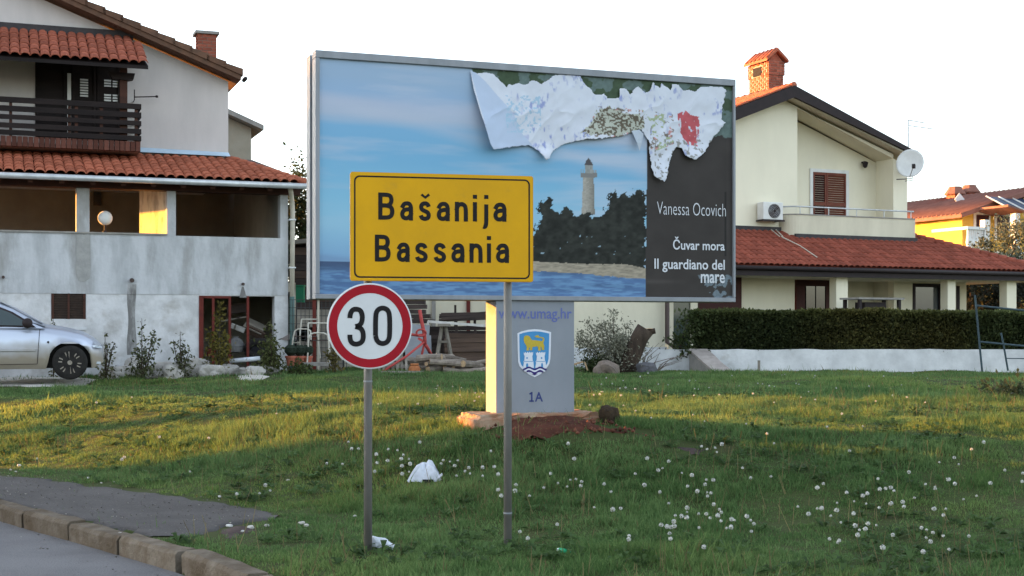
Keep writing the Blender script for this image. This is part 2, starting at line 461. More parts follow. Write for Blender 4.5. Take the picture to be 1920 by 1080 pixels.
# kerb stones, each its own piece
kerb_root = thing('kerb', None, None)
kerb_root['kind'] = 'structure'
kp = [(-8.40,17.25),(-7.77,16.47),(-7.15,15.69),(-6.52,14.92),(-5.90,14.15),(-5.27,13.37),(-4.90,12.91),(-4.28,12.14),(-3.65,11.42),(-3.03,10.68),(-2.40,9.93)]
def kerb_stone(p, q, w=.16, z0=-.28, z1=.02, drop=0.0):
    p = Vector((*p, 0)); q = Vector((*q, 0)); d = (q-p).normalized(); n = Vector((-d.y, d.x, 0))
    g = random.uniform(.012, .024)
    a, b = p + d*g, q - d*g
    prof = [(0.0, z0), (-.008, z1-.03), (.018, z1), (w-.01, z1+.004), (w, z1-.015), (w, z0)]
    vs = []; seg = 5
    for i in range(seg+1):
        c = a.lerp(b, i/seg)
        for k_, (o, z) in enumerate(prof):
            jit = Vector((random.uniform(-.006,.006), random.uniform(-.006,.006), random.uniform(-.006,.006)))
            vs.append(c + n*o + Vector((0, 0, z - drop*i/seg)) + jit)
    m = len(prof); fs = [tuple(range(m)), tuple(seg*m + j for j in range(m-1, -1, -1))]
    for i in range(seg):
        for j in range(m):
            j2 = (j+1) % m
            fs.append((i*m+j, (i+1)*m+j, (i+1)*m+j2, i*m+j2))
    return MB().add(vs, fs).build('kerb_stone', kerb_top, kerb_root, bevel=.006)
for a_, b_ in zip(kp[:-1], kp[1:]): kerb_stone(a_, b_, z1=.02+random.uniform(-.008,.008))
kerb_stone((-2.36, 9.90), (-1.72, 8.98), w=.17, z1=.035, drop=.02)
kerb_stone((-1.70, 8.93), (-1.25, 7.9)); kerb_stone((-1.25, 7.9), (-1.0, 6.8)); kerb_stone((-1.0, 6.8), (-.9, 5.6))

def gsurf(off, rough=.0, sd=0):
    return lambda a, b: hgt(a, b) + off + rough*(fbm(a*5, b*5, 3, sd)-.3)
def pxg(px, py):
    """the point of the ground seen at a pixel"""
    return pxs(px, py, 0.0)
def pxs(px, py, up):
    Y = np.arange(8, 60, .04)
    X = (px-960)*Y/F; Z = EYE-(py-HZ)*Y/F
    k = np.nonzero(hgt(X, Y)+up >= Z)[0]
    i = k[0] if len(k) else len(Y)-1
    return (float(X[i]), float(Y[i]))
SOIL = [pxg(*q) for q in [(850,798),(900,806),(905,822),(960,830),(1010,829),(1060,824),(1130,820),(1215,824),(1225,812),(1160,800),(1120,790),(1100,778),(1000,772),(880,776),(835,788)]]
tag(sheet('bare_soil', SOIL, gsurf(.0, .05, 3), soil_red, .06, None, .06), kind='structure')
DIRT = [pxg(*q) for q in [(1195,836),(1260,826),(1330,830),(1385,842),(1350,856),(1270,852)]]
DIRT2 = [pxg(*q) for q in [(365,1000),(420,985),(505,978),(520,995),(470,1010),(400,1020)]]
tag(sheet('bare_earth', DIRT, gsurf(.0, .03, 4), soil_dark, .06, None, .05), kind='structure')
tag(sheet('bare_earth', DIRT2, gsurf(.0, .03, 6), soil_dark, .05, None, .05), kind='structure')
GRAV = [[pxg(*q) for q in pl] for pl in (
    [(-120,712),(60,704),(150,706),(215,712),(190,722),(120,729),(30,728),(-120,726)],
    [(262,706),(290,699),(330,703),(368,708),(330,714),(275,713)],
    [(402,712),(440,704),(500,700),(545,707),(520,714),(450,717)])]
for g_ in GRAV: tag(sheet('gravel_path', g_, gsurf(.0, .03, 8), gravel, .09, None, .05), kind='structure')

# ================================================================ roof tiles
def tile_mesh(name, w, l, mat):
    """one barrel tile: x across, y up the slope, z out of the roof"""
    n = 6; vs = []; fs = []
    for j, (y, s, dz) in enumerate(((0, 1.0, .035), (l*1.12, .86, 0.0))):
        for k in range(n+1):
            t = math.pi*k/n
            vs.append((-math.cos(t)*w*.5*s, y, math.sin(t)*w*.33*s + dz))
    for j, (y, s, dz) in enumerate(((0, 1.0, .035), (l*1.12, .86, 0.0))):
        for k in range(n+1):
            t = math.pi*k/n
            vs.append((-math.cos(t)*(w*.5*s-.014), y+.001, max(math.sin(t)*w*.33*s - .014, 0) + dz))
    m = n+1
    for k in range(n):
        fs.append((k, k+1, m+k+1, m+k))
        fs.append((2*m+k, k, k+1, 2*m+k+1)[::-1])
    for k in range(n): fs.append((2*m+k, 3*m+k, 3*m+k+1, 2*m+k+1))
    me = bpy.data.meshes.new(name); me.from_pydata(vs, [], fs); me.materials.append(mat)
    me.polygons.foreach_set('use_smooth', [True]*len(me.polygons))
    return me

def tile_roof(roof, mat, e0, udir, sdir_, slope_len, rows, pitch, cols, keep, cap=300, order=None):
    """lay barrel tiles on a slope; e0 eave start (local), keep(u, s) tells whether a tile lies on the roof.
    The lowest/nearest are pieces of their own, the rest one joined mesh."""
    udir, sdir_ = Vector(udir).normalized(), Vector(sdir_).normalized()
    nrm = udir.cross(sdir_).normalized()
    base = Matrix((udir, sdir_, nrm)).transposed()
    rl = slope_len/rows
    me = tile_mesh('tile', pitch*1.04, rl, mat)
    spots = []
    for r in range(rows):
        for c in range(cols):
            u = (c+.5)*pitch
            if keep(u, (r+.5)*rl): spots.append((r, c))
    if order: spots.sort(key=order)
    rest_v, rest_f = [], []
    for i, (r, c) in enumerate(spots):
        p = Vector(e0) + udir*((c+.5)*pitch) + sdir_*(r*rl) + nrm*(.01 + random.uniform(0, .006))
        mat4 = Matrix.Translation(p) @ (base @ Matrix.Rotation(random.gauss(0, .012), 3, 'Z') @ Matrix.Rotation(.07, 3, 'X')).to_4x4()
        if i < cap:
            o = bpy.data.objects.new('tile', me); COL.objects.link(o)
            o.parent = roof; o.matrix_local = mat4
        else:
            b = len(rest_v)
            rest_v += [mat4 @ v.co for v in me.vertices]
            rest_f += [tuple(b+k for k in p_.vertices) for p_ in me.polygons]
    if rest_v:
        o = MB().add(rest_v, rest_f).build('tile_field', mat, roof, smooth=True)
        o['kind'] = 'stuff'

def brick_stack(chim, u0, u1, v0, v1, z0, z1, mat, bl=.25, bh=.075, gap=.012, holes=(), ext=.5):
    """courses of separate bricks round a mortar core"""
    MB().box(u0+.01, u1-.01, v0+.01, v1-.01, z0-ext, z1).build('mortar_core', mortar, chim)
    me = {}
    def brick(cx, cy, cz, sx, sy, sz):
        key = (round(sx, 3), round(sy, 3), round(sz, 3))
        if key not in me:
            m = MB().box(-sx/2, sx/2, -sy/2, sy/2, -sz/2, sz/2)
            o = m.build('brick', mat, chim); me[key] = o.data
        else:
            o = bpy.data.objects.new('brick', me[key]); COL.objects.link(o); o.parent = chim
        o.location = (cx, cy, cz)
    nrow = int((z1-z0)/(bh+gap)); t = .05
    for r in range(nrow):
        z = z0 + (r+.5)*(z1-z0)/nrow
        h = (z1-z0)/nrow - gap
        for (a, b, front) in ((u0, u1, True), (v0, v1, False)):
            L_ = b-a; k = max(1, round(L_/bl)); off = (r % 2)*.5
            edges = [a] + [a + (i+1-off)*L_/k for i in range(k) if a < a+(i+1-off)*L_/k < b-.02] + [b]
            for x0, x1 in zip(edges[:-1], edges[1:]):
                if front:
                    if any(h0 < (x0+x1)/2 < h1 and h2 < z < h3 and hf for h0, h1, h2, h3, hf in holes): continue
                    brick((x0+x1)/2, v0+t/2-.004*(r % 2), z, x1-x0-gap, t, h)
                else:
                    if any(h0 < (x0+x1)/2 < h1 and h2 < z < h3 and not hf for h0, h1, h2, h3, hf in holes): continue
                    for uu in (u0-.0065, u1-t+.0065):
                        brick(uu+t/2, (x0+x1)/2, z, t, x1-x0-gap-.06, h)

# ================================================================ left house
LH = Fac((-4.685, 29.0), 20.5)
lh = thing('terrace_house', 'white plastered house with gabled upper floor and covered terrace above a basement wall', 'house', (LH.C[0], LH.C[1], 0), LH.th)
UL = -8.3
zp = LH.z(540, 447)                                    # parapet top
zb = LH.z(520, 365)                                    # underside of the terrace beam
d0, d1 = LH.u(373), LH.u(515); dz1 = LH.z(440, 555)
w0, w1 = LH.u(97), LH.u(160); wz0, wz1 = LH.z(128, 598), LH.z(128, 549)
mid = LH.z(300, 552)
walls(MB(), UL, 0, .3, mid, 0, .28, [(d0, d1, .3, dz1), (w0, w1, wz0, wz1)]).build('basement_wall', plaster_lower, lh)
m = MB().box(UL, d0, -.012, .28, mid, zp).box(d0, 0, -.012, .28, max(mid, dz1), zp)
m.build('parapet_wall', plaster_left, lh)
m = MB().box(UL, LH.u(313), -.05, .32, zp, zp+.035); m.build('coping', concrete, lh)
# deep terrace room
MB().box(UL, 0, .28, 6.2, 2.42, 2.58).build('terrace_floor', concrete, lh)
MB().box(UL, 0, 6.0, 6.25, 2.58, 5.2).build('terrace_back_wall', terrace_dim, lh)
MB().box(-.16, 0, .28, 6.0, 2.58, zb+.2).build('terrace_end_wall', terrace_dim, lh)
MB().box(-.16, 0, 0, .28, zp, zb).build('pillar', plaster_left, lh)
for a_, b_ in ((143, 168), (313, 330)):
    MB().box(LH.u(a_), LH.u(b_), 0, .26, zp-.01, zb).build('pillar', plaster_left, lh, bevel=.01)
MB().box(UL, UL+.3, 0, .26, zp-.01, zb).build('pillar', plaster_left, lh)
uq = LH.u(329)
MB().add([(uq, .27, 2.58), (uq-.42, 2.0, 2.58), (uq-.42, 2.0, zb+.25), (uq, .27, zb+.25), (uq-.1, .27, 2.58), (uq-.52, 2.0, 2.58), (uq-.52, 2.0, zb+.25), (uq-.1, .27, zb+.25)],
         [(0,1,2,3),(4,7,6,5),(0,3,7,4),(1,5,6,2),(3,2,6,7),(0,4,5,1)]).build('partition_wall', wall_ochre, lh)
MB().box(LH.u(175, 5.95), LH.u(190, 5.95), 5.9, 6.0, LH.z(180, 385, 5.9), LH.z(180, 360, 5.9)).build('terrace_window', glass_dark, lh)
MB().box(UL, .25, -.06, .22, zb, zb+.20).build('terrace_beam', brown_wood, lh)
ze0 = LH.z(300, 334, -.55)
for k in range(14):
    u_ = -8.0 + k*.58
    MB().beam((u_, -.5, ze0-.12), (u_, 1.8, ze0+.50), .09, .1).build('rafter', brown_wood, lh)
MB().add([(UL, -.4, zb+.24), (.4, -.4, zb+.24), (-.4, 2.0, zb+.95), (UL, 2.0, zb+.95)], [(0,1,2,3)]).build('terrace_ceiling', brown_wood, lh)
MB().box(UL, -.2, 2.0, 6.2, zb+.62, zb+.7).build('terrace_ceiling', brown_wood, lh)
MB().box(UL, -.2, 6.26, 13.5, .2, zb+.7).build('rear_sun_block', wall_gable, lh)  # unseen block, added and lengthened to stop sun reaching the porch house
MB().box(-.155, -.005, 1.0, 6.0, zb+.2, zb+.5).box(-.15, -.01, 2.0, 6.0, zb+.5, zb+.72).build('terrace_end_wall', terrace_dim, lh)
# plaster patches, outlets, stains
m = MB().prism([(LH.u(143), zp-.03), (LH.u(169), zp-.03), (LH.u(170), LH.z(170, 500)), (LH.u(168), LH.z(168, 522)), (LH.u(160), LH.z(160, 528)), (LH.u(148), LH.z(148, 527)), (LH.u(142), LH.z(142, 515))], -.022, -.012)
m.build('plaster_patch', plaster_patch, lh)
for px, py in ((247, 525), (455, 532), (6, 519)):
    u_, z_ = LH.loc(px, py)
    MB().tube([(u_, .05, z_), (u_, -.09, z_-.01)], .045 if px == 247 else .03, 10).build('drain_outlet', pipe_brown, lh)
m = MB()
us, zs = LH.loc(247, 533)
pts = []
for i in range(15):
    t = i/14; pts.append((us - (.075+.018*math.sin(t*9)+.03*t)*(1-.2*t), zs - t*1.42))
pts2 = [(us + (.075+.016*math.cos(t*7)+.03*t)*(1-.2*t), zs - t*1.42) for t in [i/14 for i in range(15)]]
z_split = mid
for i in range(14):
    off = -.015 if pts[i][1] > mid else -.003
    m.add([(pts[i][0], off, pts[i][1]), (pts2[i][0], off, pts2[i][1]), (pts2[i+1][0], off, pts2[i+1][1]), (pts[i+1][0], off, pts[i+1][1])], [(0,1,2,3)])
m.build('damp_stain', M('damp_stain', (.17,.165,.16), (.36,.36,.355), scale=6, rough=.95, lo=.46, hi=.66, stretch=(1,1,.35)), lh)
u_, z_ = LH.loc(455, 538)
MB().add([(u_-.02, -.015, z_), (u_+.02, -.015, z_), (u_+.08, -.015, z_-.22), (u_-.07, -.015, z_-.22)], [(0,1,2,3)]).build('damp_stain', MATS['damp_stain'], lh)
# basement window with louvre shutter, sill
win = MB().box(w0, w1, .03, .08, wz0, wz1).build('basement_window', brown_wood, lh)
m = MB()
for k in range(11):
    z_ = wz0 + (k+.5)*(wz1-wz0)/11
    m.obox(((w0+w1)/2, .02, z_), (w1-w0-.06, .012, .05), Matrix.Rotation(.5, 3, 'X'))
o = m.build('louvre', M('louvre_brown', (.06,.042,.034), (.045,.033,.028), scale=10, rough=.7), win); o['kind'] = 'stuff'
MB().box(w0-.01, w0+.04, -.01, .03, wz0, wz1).box(w1-.04, w1+.01, -.01, .03, wz0, wz1).box((w0+w1)/2-.02, (w0+w1)/2+.02, -.012, .03, wz0, wz1).build('shutter_frame', brown_wood, win)
MB().box(w0-.02, w1+.02, -.04, .1, wz0-.22, wz0-.17).build('window_sill', whitewash, lh)
# basement room behind the opening
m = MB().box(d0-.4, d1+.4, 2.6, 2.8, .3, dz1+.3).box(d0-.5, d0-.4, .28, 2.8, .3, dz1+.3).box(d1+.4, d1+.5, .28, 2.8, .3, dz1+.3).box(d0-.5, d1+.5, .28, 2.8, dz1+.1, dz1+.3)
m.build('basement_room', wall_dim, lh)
gate = MB().box(d0, d0+.09, -.02, .06, .5, dz1).build('gate_frame', rust_red, lh)
for px in (400, 431, 465): MB().box(LH.u(px)-.025, LH.u(px)+.025, 0, .05, .5, dz1).build('gate_bar', rust_red, gate)
MB().box(d0, LH.u(431), .0, .04, dz1-.05, dz1).build('gate_rail', rust_red, gate)
# terrace roof with hip on the right
VE, VT = -.55, 1.95
ze = LH.z(300, 334, VE); zt = LH.z(400, 299, VT)
ue, ut = LH.u(572, VE), LH.u(432, VT)
sl = math.hypot(VT-VE, zt-ze)
troof = MB().add([(-9.2, VE, ze-.03), (ue, VE, ze-.03), (ut, VT, zt-.03), (-9.2, VT, zt-.03), (ut+.3, VT+3, zt-.03), (ue, VT+3, ze-.03)],
                 [(0,1,2,3), (1,5,4,2)]).build('terrace_roof', tile_orange, lh)
cols = int((ue+9.2)/.19)
tile_roof(troof, tile_orange, (-9.2, VE, ze-.02), (1,0,0), (0, VT-VE, zt-ze), sl, 8, .19, cols,
          lambda u, s: u-9.2 < ue + (ut-ue)*s/sl, 300, order=lambda rc: -rc[1])
m = MB()
for k in range(9):
    t0, t1 = k/9, (k+1.15)/9
    a_ = Vector((ue, VE, ze)).lerp(Vector((ut, VT, zt)), t0); b_ = Vector((ue, VE, ze)).lerp(Vector((ut, VT, zt)), min(t1, 1.05))
    MB().tube([a_+Vector((0,0,.03)), b_+Vector((0,0,.02))], [.085, .07], 8).build('hip_tile', tile_orange, troof, smooth=True)
m = MB().tube([(-9.2, VE-.05, ze-.06), (ue+.03, VE-.05, ze-.06)], .06, 10); m.build('gutter', gutter_metal, lh, smooth=True)
a_ = [LH.loc(537, 346, -.4), LH.loc(541, 362, -.25), LH.loc(545, 380, -.10), LH.loc(546, 400, -.08), LH.loc(545, 556, -.08)]
vs_ = [-.55, -.35, -.10, -.08, -.08]
MB().tube([(p[0]+.03, v, p[1]) for p, v in zip(a_, vs_)], .05, 10).build('downpipe', pipe_cream, lh, smooth=True)
MB().tube([(a_[-1][0]+.03, -.08, a_[-1][1]), (a_[-1][0]+.03, -.08, .6)], .052, 10).build('downpipe', pipe_green, lh, smooth=True)
for zz in (3.9, 2.9): MB().box(a_[-1][0]-.04, a_[-1][0]+.1, -.14, .0, zz, zz+.03).build('pipe_clip', gutter_metal, lh)

# upper gable wall
VG = 2.0
ug, zg = LH.loc(428, 153, VG)
u2, z2 = LH.loc(82, 0, VG)
slope = (z2-zg)/(ug-u2)
UR = -7.6                                              # ridge
def vz(u): return zg + slope*(ug-u)
uleft = -8.8
door_u0, door_u1 = LH.u(66, VG), LH.u(226, VG)
MB().prism([(uleft, zt-.4), (ug, zt-.4), (ug, vz(ug)), (UR, vz(UR)), (uleft, vz(UR)-.5)], VG, VG+.3).build('gable_wall', wall_gable, lh)
MB().box(uleft, ug, VG+.3, VG+9, zt-.4, vz(ug)-.02).build('upper_walls', wall_gable, lh)
VV = VG-.42
t_ = .20
uo, zo = LH.loc(452, 150, VV)
def rz(u): return zo + slope*(uo-u)
groof = MB().prism([(uo, rz(uo)), (uo, rz(uo)+t_*.7), (UR, rz(UR)+t_), (-9.3, rz(UR)+t_-.75), (-9.3, rz(UR)-.75), (UR, rz(UR))], VV, VG+9.5).build('gable_roof', verge_brown, lh)
n = 20
for k in range(n):
    ua = uo + .04 - k*.36; ub = ua - .42
    dz = .03
    MB().add([(ua, VV-.03, rz(ua)+t_*.55), (ub, VV-.03, rz(ub)+t_*.55), (ub, VV-.03, rz(ub)+t_+.015), (ua, VV-.03, rz(ua)+t_+.06),
              (ua, VV+.3, rz(ua)+t_*.55), (ub, VV+.3, rz(ub)+t_*.55), (ub, VV+.3, rz(ub)+t_+.015), (ua, VV+.3, rz(ua)+t_+.06)],
             [(0,3,2,1),(4,5,6,7),(0,4,7,3),(1,2,6,5),(3,7,6,2),(0,1,5,4)]).build('verge_tile', verge_brown, groof)
MB().tube([(uo+.1, VV+.0, rz(uo)+.04), (uo+.1, VV+.25, rz(uo)+.04)], .045, 8).build('gutter', dark_trim, groof, smooth=True)
# chimney
cv = 3.4
cu0, cu1 = LH.u(371, cv), LH.u(406, cv)
cz1 = LH.z(388, 64, cv); cz0 = LH.z(388, 126, cv)
ch = bpy.data.objects.new('chimney', None); COL.objects.link(ch); ch.parent = lh
brick_stack(ch, cu0, cu1, cv, cv+.4, cz0-.15, cz1, brick_red, bl=.19, bh=.062)
MB().box(cu0-.06, cu1+.06, cv-.06, cv+.46, cz1, cz1+.07).build('chimney_cap', concrete, ch, bevel=.008)
# rear wing
vr = 7.0
ra, rb = LH.u(432, vr), LH.u(471, vr)
zra = LH.z(430, 222, vr); zrb = LH.z(471, 240, vr); 
MB().prism([(ra-3, 3), (rb, 3), (rb, zrb), (ra-3, zrb+(zra-zrb)*(rb-ra+3)/(rb-ra))], vr, vr+4).build('rear_wing_wall', wall_dim, lh)
re, zre = LH.loc(494, 241, vr-.3)
sl2 = (zra-zrb)/(rb-ra)
MB().prism([(re, zre-.04), (re, zre+.08), (ra-3, zre+.1+sl2*(re-ra+3)), (ra-3, zre-.06+sl2*(re-ra+3))], vr-.35, vr+4.3).build('rear_wing_roof', concrete, lh)
# flashing at the foot of the gable wall
f0, f1 = LH.u(246, VG-.05), LH.u(429, VG-.05)
fz = LH.z(400, 298, VG-.05)
MB().add([(f0, VG-.01, fz+.19), (f1, VG-.01, fz+.16), (f1+.02, VG-.16, fz+.06), (f0-.05, VG-.16, fz+.07)], [(0,1,2,3)]).build('flashing', flash_metal, lh)

# balcony
VB = .85
bu = LH.u(265, VB); bl_ = -9.0
by = [(195,205),(211,221),(227,235.5),(242,251),(255,264)]
bal = MB().box(bl_, bu-.02, VB+.06, VG, LH.z(265, 284, VB), LH.z(265, 276, VB)).build('balcony_slab', concrete, lh)
for a_, b_ in by:
    MB().box(bl_, bu, VB, VB+.04, LH.z(265, b_, VB), LH.z(265, a_, VB)).build('board', dark_wood, bal)
    MB().box(bu-.04, bu-.002, VB+.045, VG, LH.z(265, b_, VB), LH.z(265, a_, VB)).build('board', dark_wood, bal)
for px in (20, 130, 143, 190, 255):
    uu = LH.u(px, VB+.08); MB().box(uu-.03, uu+.03, VB+.045, VB+.10, LH.z(265, 266, VB), LH.z(265, 197, VB)).build('baluster', brown_wood, bal)
me_b = None
nb = int((bu-bl_)/.105)
for k in range(nb):
    o = None
    if me_b is None:
        o = MB().box(-.046, .046, 0, .12, 0, LH.z(265, 266, VB)-LH.z(265, 284, VB)).build('brick', brick_brown, bal); me_b = o.data
    else:
        o = bpy.data.objects.new('brick', me_b); COL.objects.link(o); o.parent = bal
    o.location = (bl_ + (k+.5)*.105, VB-.05+random.uniform(0,.008), LH.z(265, 284.5, VB))
# balcony roof
VBE = .35
zbe = LH.z(277, 119, VBE); zbt = LH.z(248, 73, VG-.05)
ube, ubt = LH.u(278, VBE), LH.u(248, VG-.05)
sl3 = math.hypot(VG-.05-VBE, zbt-zbe)
broof = MB().add([(bl_, VBE, zbe-.05), (ube, VBE, zbe-.05), (ubt, VG-.05, zbt-.05), (bl_, VG-.05, zbt-.05), (bl_, VBE, zbe-.12), (ube, VBE, zbe-.12), (ubt, VG-.05, zbt-.12), (bl_, VG-.05, zbt-.12)],
                 [(0,1,2,3),(4,7,6,5),(0,4,5,1),(1,5,6,2)]).build('balcony_roof', dark_wood, lh)
cb = int((ube-bl_)/.19)
tile_roof(broof, tile_balcony, (ube-cb*.19, VBE, zbe-.04), (1,0,0), (0, VG-.05-VBE, zbt-zbe), sl3, 5, .19, cb,
          lambda u, s: ube-cb*.19+u < ube + .05 + (ubt-ube)*s/sl3, 300, order=lambda rc: -rc[1])
MB().box(bl_, ubt+.02, VG-.06, VG-.005, zbt-.02, zbt+.16).build('lead_flashing', dark_lead, broof)
pu0, pu1 = LH.u(225, .95), LH.u(239, .95)
MB().box(pu0, pu1, .95, 1.08, LH.z(265, 270, VB), zbe+.1).build('balcony_post', brown_wood, lh)
MB().prism([(pu0-.22, zbe-.12), (pu1+.15, zbe-.12), (pu1+.12, zbe-.24), (pu1, zbe-.27), (pu0-.15, zbe-.26)], .9, 1.12).build('corbel', dark_wood, lh)
# balcony door and shutters
zs0, zs1 = LH.z(130, 262, VG), LH.z(130, 108, VG)
dr = MB().box(door_u0, door_u1, VG-.03, VG-.006, zs0, zs1).build('balcony_door', dark_wood, lh)
MB().box(LH.u(126, VG), LH.u(133, VG), VG-.05, VG-.031, zs0, LH.z(130, 138, VG)).build('door_jamb', white_paint, dr)
for a_, b_, y0_, y1_ in ((150, 165, 150, 188), (195, 208, 149, 167), (211, 223, 149, 167), (195, 208, 176, 192), (211, 223, 176, 192)):
    ns = int((y1_-y0_)/5)
    for k in range(ns):
        za, zb_ = LH.z(180, y0_+k*5+3, VG), LH.z(180, y0_+k*5, VG)
        MB().box(LH.u(a_, VG), LH.u(b_, VG), VG-.045, VG-.031, za, zb_).build('bright_gap_bar', white_paint, dr)  # white bars stand for the bright wall showing through shutter gaps
for a_, b_ in ((68, 124), (136, 180), (182, 225)):
    MB().box(LH.u(a_, VG), LH.u(a_, VG)+.05, VG-.06, VG-.03, zs0, zs1).box(LH.u(b_, VG)-.05, LH.u(b_, VG), VG-.06, VG-.03, zs0, zs1).build('shutter_frame', dark_wood, dr)
# aerial rod on the gable wall
ua_, za_ = LH.loc(252, 182, VG-.3)
ub_, zb2 = LH.loc(294, 181, VG-.3)
ar = thing('antenna', 'thin dark horizontal aerial rod beside the balcony post on the white gable wall', 'antenna', LH.w(ua_, VG-.3, 0), LH.th)
MB().tube([(0, 0, za_), (ub_-ua_, 0, zb2)], .013, 6).build('rod', dark_trim, ar)
MB().tube([(.0, .3, za_-.06), (.0, 0, za_-.06), (.0, 0, za_+.16)], .011, 6).build('bracket', dark_trim, ar)
MB().lathe([(.0,-.03),(.028,-.02),(.028,.02),(.0,.03)], 8, (ub_-ua_, 0, zb2)).build('end_cap', dark_trim, ar)
# globe lamp
gu, gz = LH.loc(197, 409, .15)
gl = thing('globe_lamp', 'white round globe lamp on the terrace parapet between the pillars', 'lamp', LH.w(gu, .15, 0), LH.th)
MB().lathe([(.001,-.145)]+[(.145*math.sin(t), -.145*math.cos(t)) for t in [math.pi*k/12 for k in range(1,12)]]+[(.001,.145)], 20, (0,0,gz)).build('globe', white_paint, gl, smooth=True)
MB().lathe([(.05, 0), (.05, .03), (.022, .05), (.022, gz-.13-zp-.03)], 12, (0, 0, zp+.035)).build('stand', dark_trim, gl)

# ================================================================ right house
RH = Fac((4.84, 38.0), 25.0)
rh = thing('porch_house', 'cream two storey house with red tiled porch roof and recessed balcony', 'house', (RH.C[0], RH.C[1], 0), RH.th)
VEr = -2.2
zer = RH.z(1500, 499, VEr); 
z0r = RH.z(1400, 432, 0)
uer = RH.u(1972, VEr); utr = RH.u(1716, -.35)
slr = math.hypot(-VEr, z0r-zer)
# upper storey
uL, uP0 = -2.6, RH.u(1495, 0)
vrg = -.45
pk = RH.loc(1491, 160, vrg); le = RH.loc(1378, 203, vrg); rg = RH.loc(1726, 288, vrg)
sL = (pk[1]-le[1])/(pk[0]-le[0]); sR = (pk[1]-rg[1])/(rg[0]-pk[0])
def top(u): return pk[1] - (sL*(pk[0]-u) if u < pk[0] else sR*(u-pk[0]))
und = RH.z(1491, 160, vrg)-RH.z(1491, 181, vrg)+.05
uW1 = RH.u(1701, 0); uPil = RH.u(1675, 0)
MB().prism([(uL, z0r-.6), (uP0, z0r-.6), (uP0, top(uP0)-und), (pk[0], top(pk[0])-und), (uL, top(uL)-und)], 0, .75).build('gable_wall', cream, rh)
rt = RH.loc(1495, 198, 0); rt2 = RH.loc(1674, 289, 0)
zA = min(rt[1], top(uP0)-und-.03)
MB().prism([(uP0, top(uP0)-und), (uP0, zA), (uPil, rt2[1]), (uPil, top(uPil)-und)], 0, .779).build('gable_beam', cream, rh)
MB().prism([(uPil, top(uPil)-und), (uPil, z0r-.6), (uW1, z0r-.6), (uW1, top(uW1)-und)], .001, .779).build('gable_pillar', cream, rh)
MB().prism([(uP0-.1, z0r-.6), (uW1-.02, z0r-.6), (uW1-.02, top(uW1)-und-.02), (uP0-.1, top(uP0)-und-.02)], .78, 1.0).build('balcony_back_wall', cream, rh)
MB().prism([(uL, z0r-.6), (uW1-.03, z0r-.6), (uW1-.03, top(uW1)-und-.05), (pk[0], pk[1]-und-.05), (uL, top(uL)-und-.05)], 1.0, 9).build('upper_walls', cream, rh)
uLe = -3.1
gr = MB().prism([(uLe, top(uLe)-und), (uLe, top(uLe)), (pk[0], pk[1]), (rg[0], rg[1]), (rg[0]-.05, rg[1]-.09), (pk[0], pk[1]-und+.03)], vrg, vrg+.10).build('verge_board', dark_trim, rh)
MB().prism([(uLe, top(uLe)-und+.03), (uLe, top(uLe)-.06), (pk[0], pk[1]-.05), (rg[0]-.02, rg[1]-.04), (rg[0]-.02, rg[1]-.16), (pk[0], pk[1]-und+.04)], vrg+.1, 9.3).build('roof_deck', cream_dirty, rh)
# left slope tiles (sunlit)
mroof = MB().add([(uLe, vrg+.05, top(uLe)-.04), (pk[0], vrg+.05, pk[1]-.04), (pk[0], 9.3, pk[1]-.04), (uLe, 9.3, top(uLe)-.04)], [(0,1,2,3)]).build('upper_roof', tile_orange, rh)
sll = math.hypot(pk[0]-uLe, pk[1]-top(uLe))
tile_roof(mroof, tile_orange, (uLe, 4.0, top(uLe)-.03), (0,-1,0), (pk[0]-uLe, 0, pk[1]-top(uLe)), sll, 17, .2, 22, lambda u, s: True, 120, order=lambda rc: -rc[1]*100-rc[0])
for k in range(14):
    MB().tube([(pk[0], vrg+.04+k*.34, pk[1]+.02), (pk[0], vrg+.42+k*.34, pk[1]+.0)], [.10, .08], 8).build('ridge_tile', tile_orange, mroof, smooth=True)
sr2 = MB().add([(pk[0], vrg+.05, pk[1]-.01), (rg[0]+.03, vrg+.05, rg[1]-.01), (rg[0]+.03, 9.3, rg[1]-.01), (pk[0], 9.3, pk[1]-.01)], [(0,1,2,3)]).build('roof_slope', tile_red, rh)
# chimney with its own little gabled roof
cv = 1.1
c0, c1 = RH.u(1426, cv), RH.u(1474, cv)
cuL, cuR = RH.u(1441, cv), RH.u(1469, cv)
zc0 = RH.z(1455, 185, cv)-.85; zcm = RH.z(1455, 141, cv); zc1 = RH.z(1455, 115, cv)
chm = bpy.data.objects.new('chimney', None); COL.objects.link(chm); chm.parent = rh
cdep = 1.0
brick_stack(chm, cuL, cuR, cv, cv+cdep, zc0, zcm, brick_red, bl=.2, bh=.06)
brick_stack(chm, cuL-.025, cuR+.03, cv-.03, cv+cdep+.03, zcm+.005, zc1, brick_red, bl=.2, bh=.06, holes=((cv+.3, cv+.75, zcm, zc1-.1, False),), ext=0.0)
MB().box(cuL-.04, cuL-.02, cv+.32, cv+.73, zcm+.03, zc1-.12).build('smoke_vent', dark_gap, chm)
zcp = RH.z(1455, 93, cv)
cm_ = (cuL+cuR)/2
MB().prism([(cuL, zc1), (cuR, zc1), (cm_, zcp-.07)], cv+.02, cv+cdep-.02).build('cap_gable', brick_red, chm)
for sgn in (-1, 1):
    e = (cuR+.12) if sgn > 0 else (cuL-.12)
    MB().prism([(e, zc1-.02), (e, zc1+.05), (cm_, zcp+.03), (cm_, zcp-.05)], cv-.1, cv+cdep+.1).build('cap_roof', tile_orange, chm)
    for k in range(6):
        MB().tube([(e, cv-.02+k*.2, zc1+.05), (cm_, cv-.02+k*.2, zcp+.03)], .05, 6).build('cap_tile', tile_orange, chm, smooth=True)
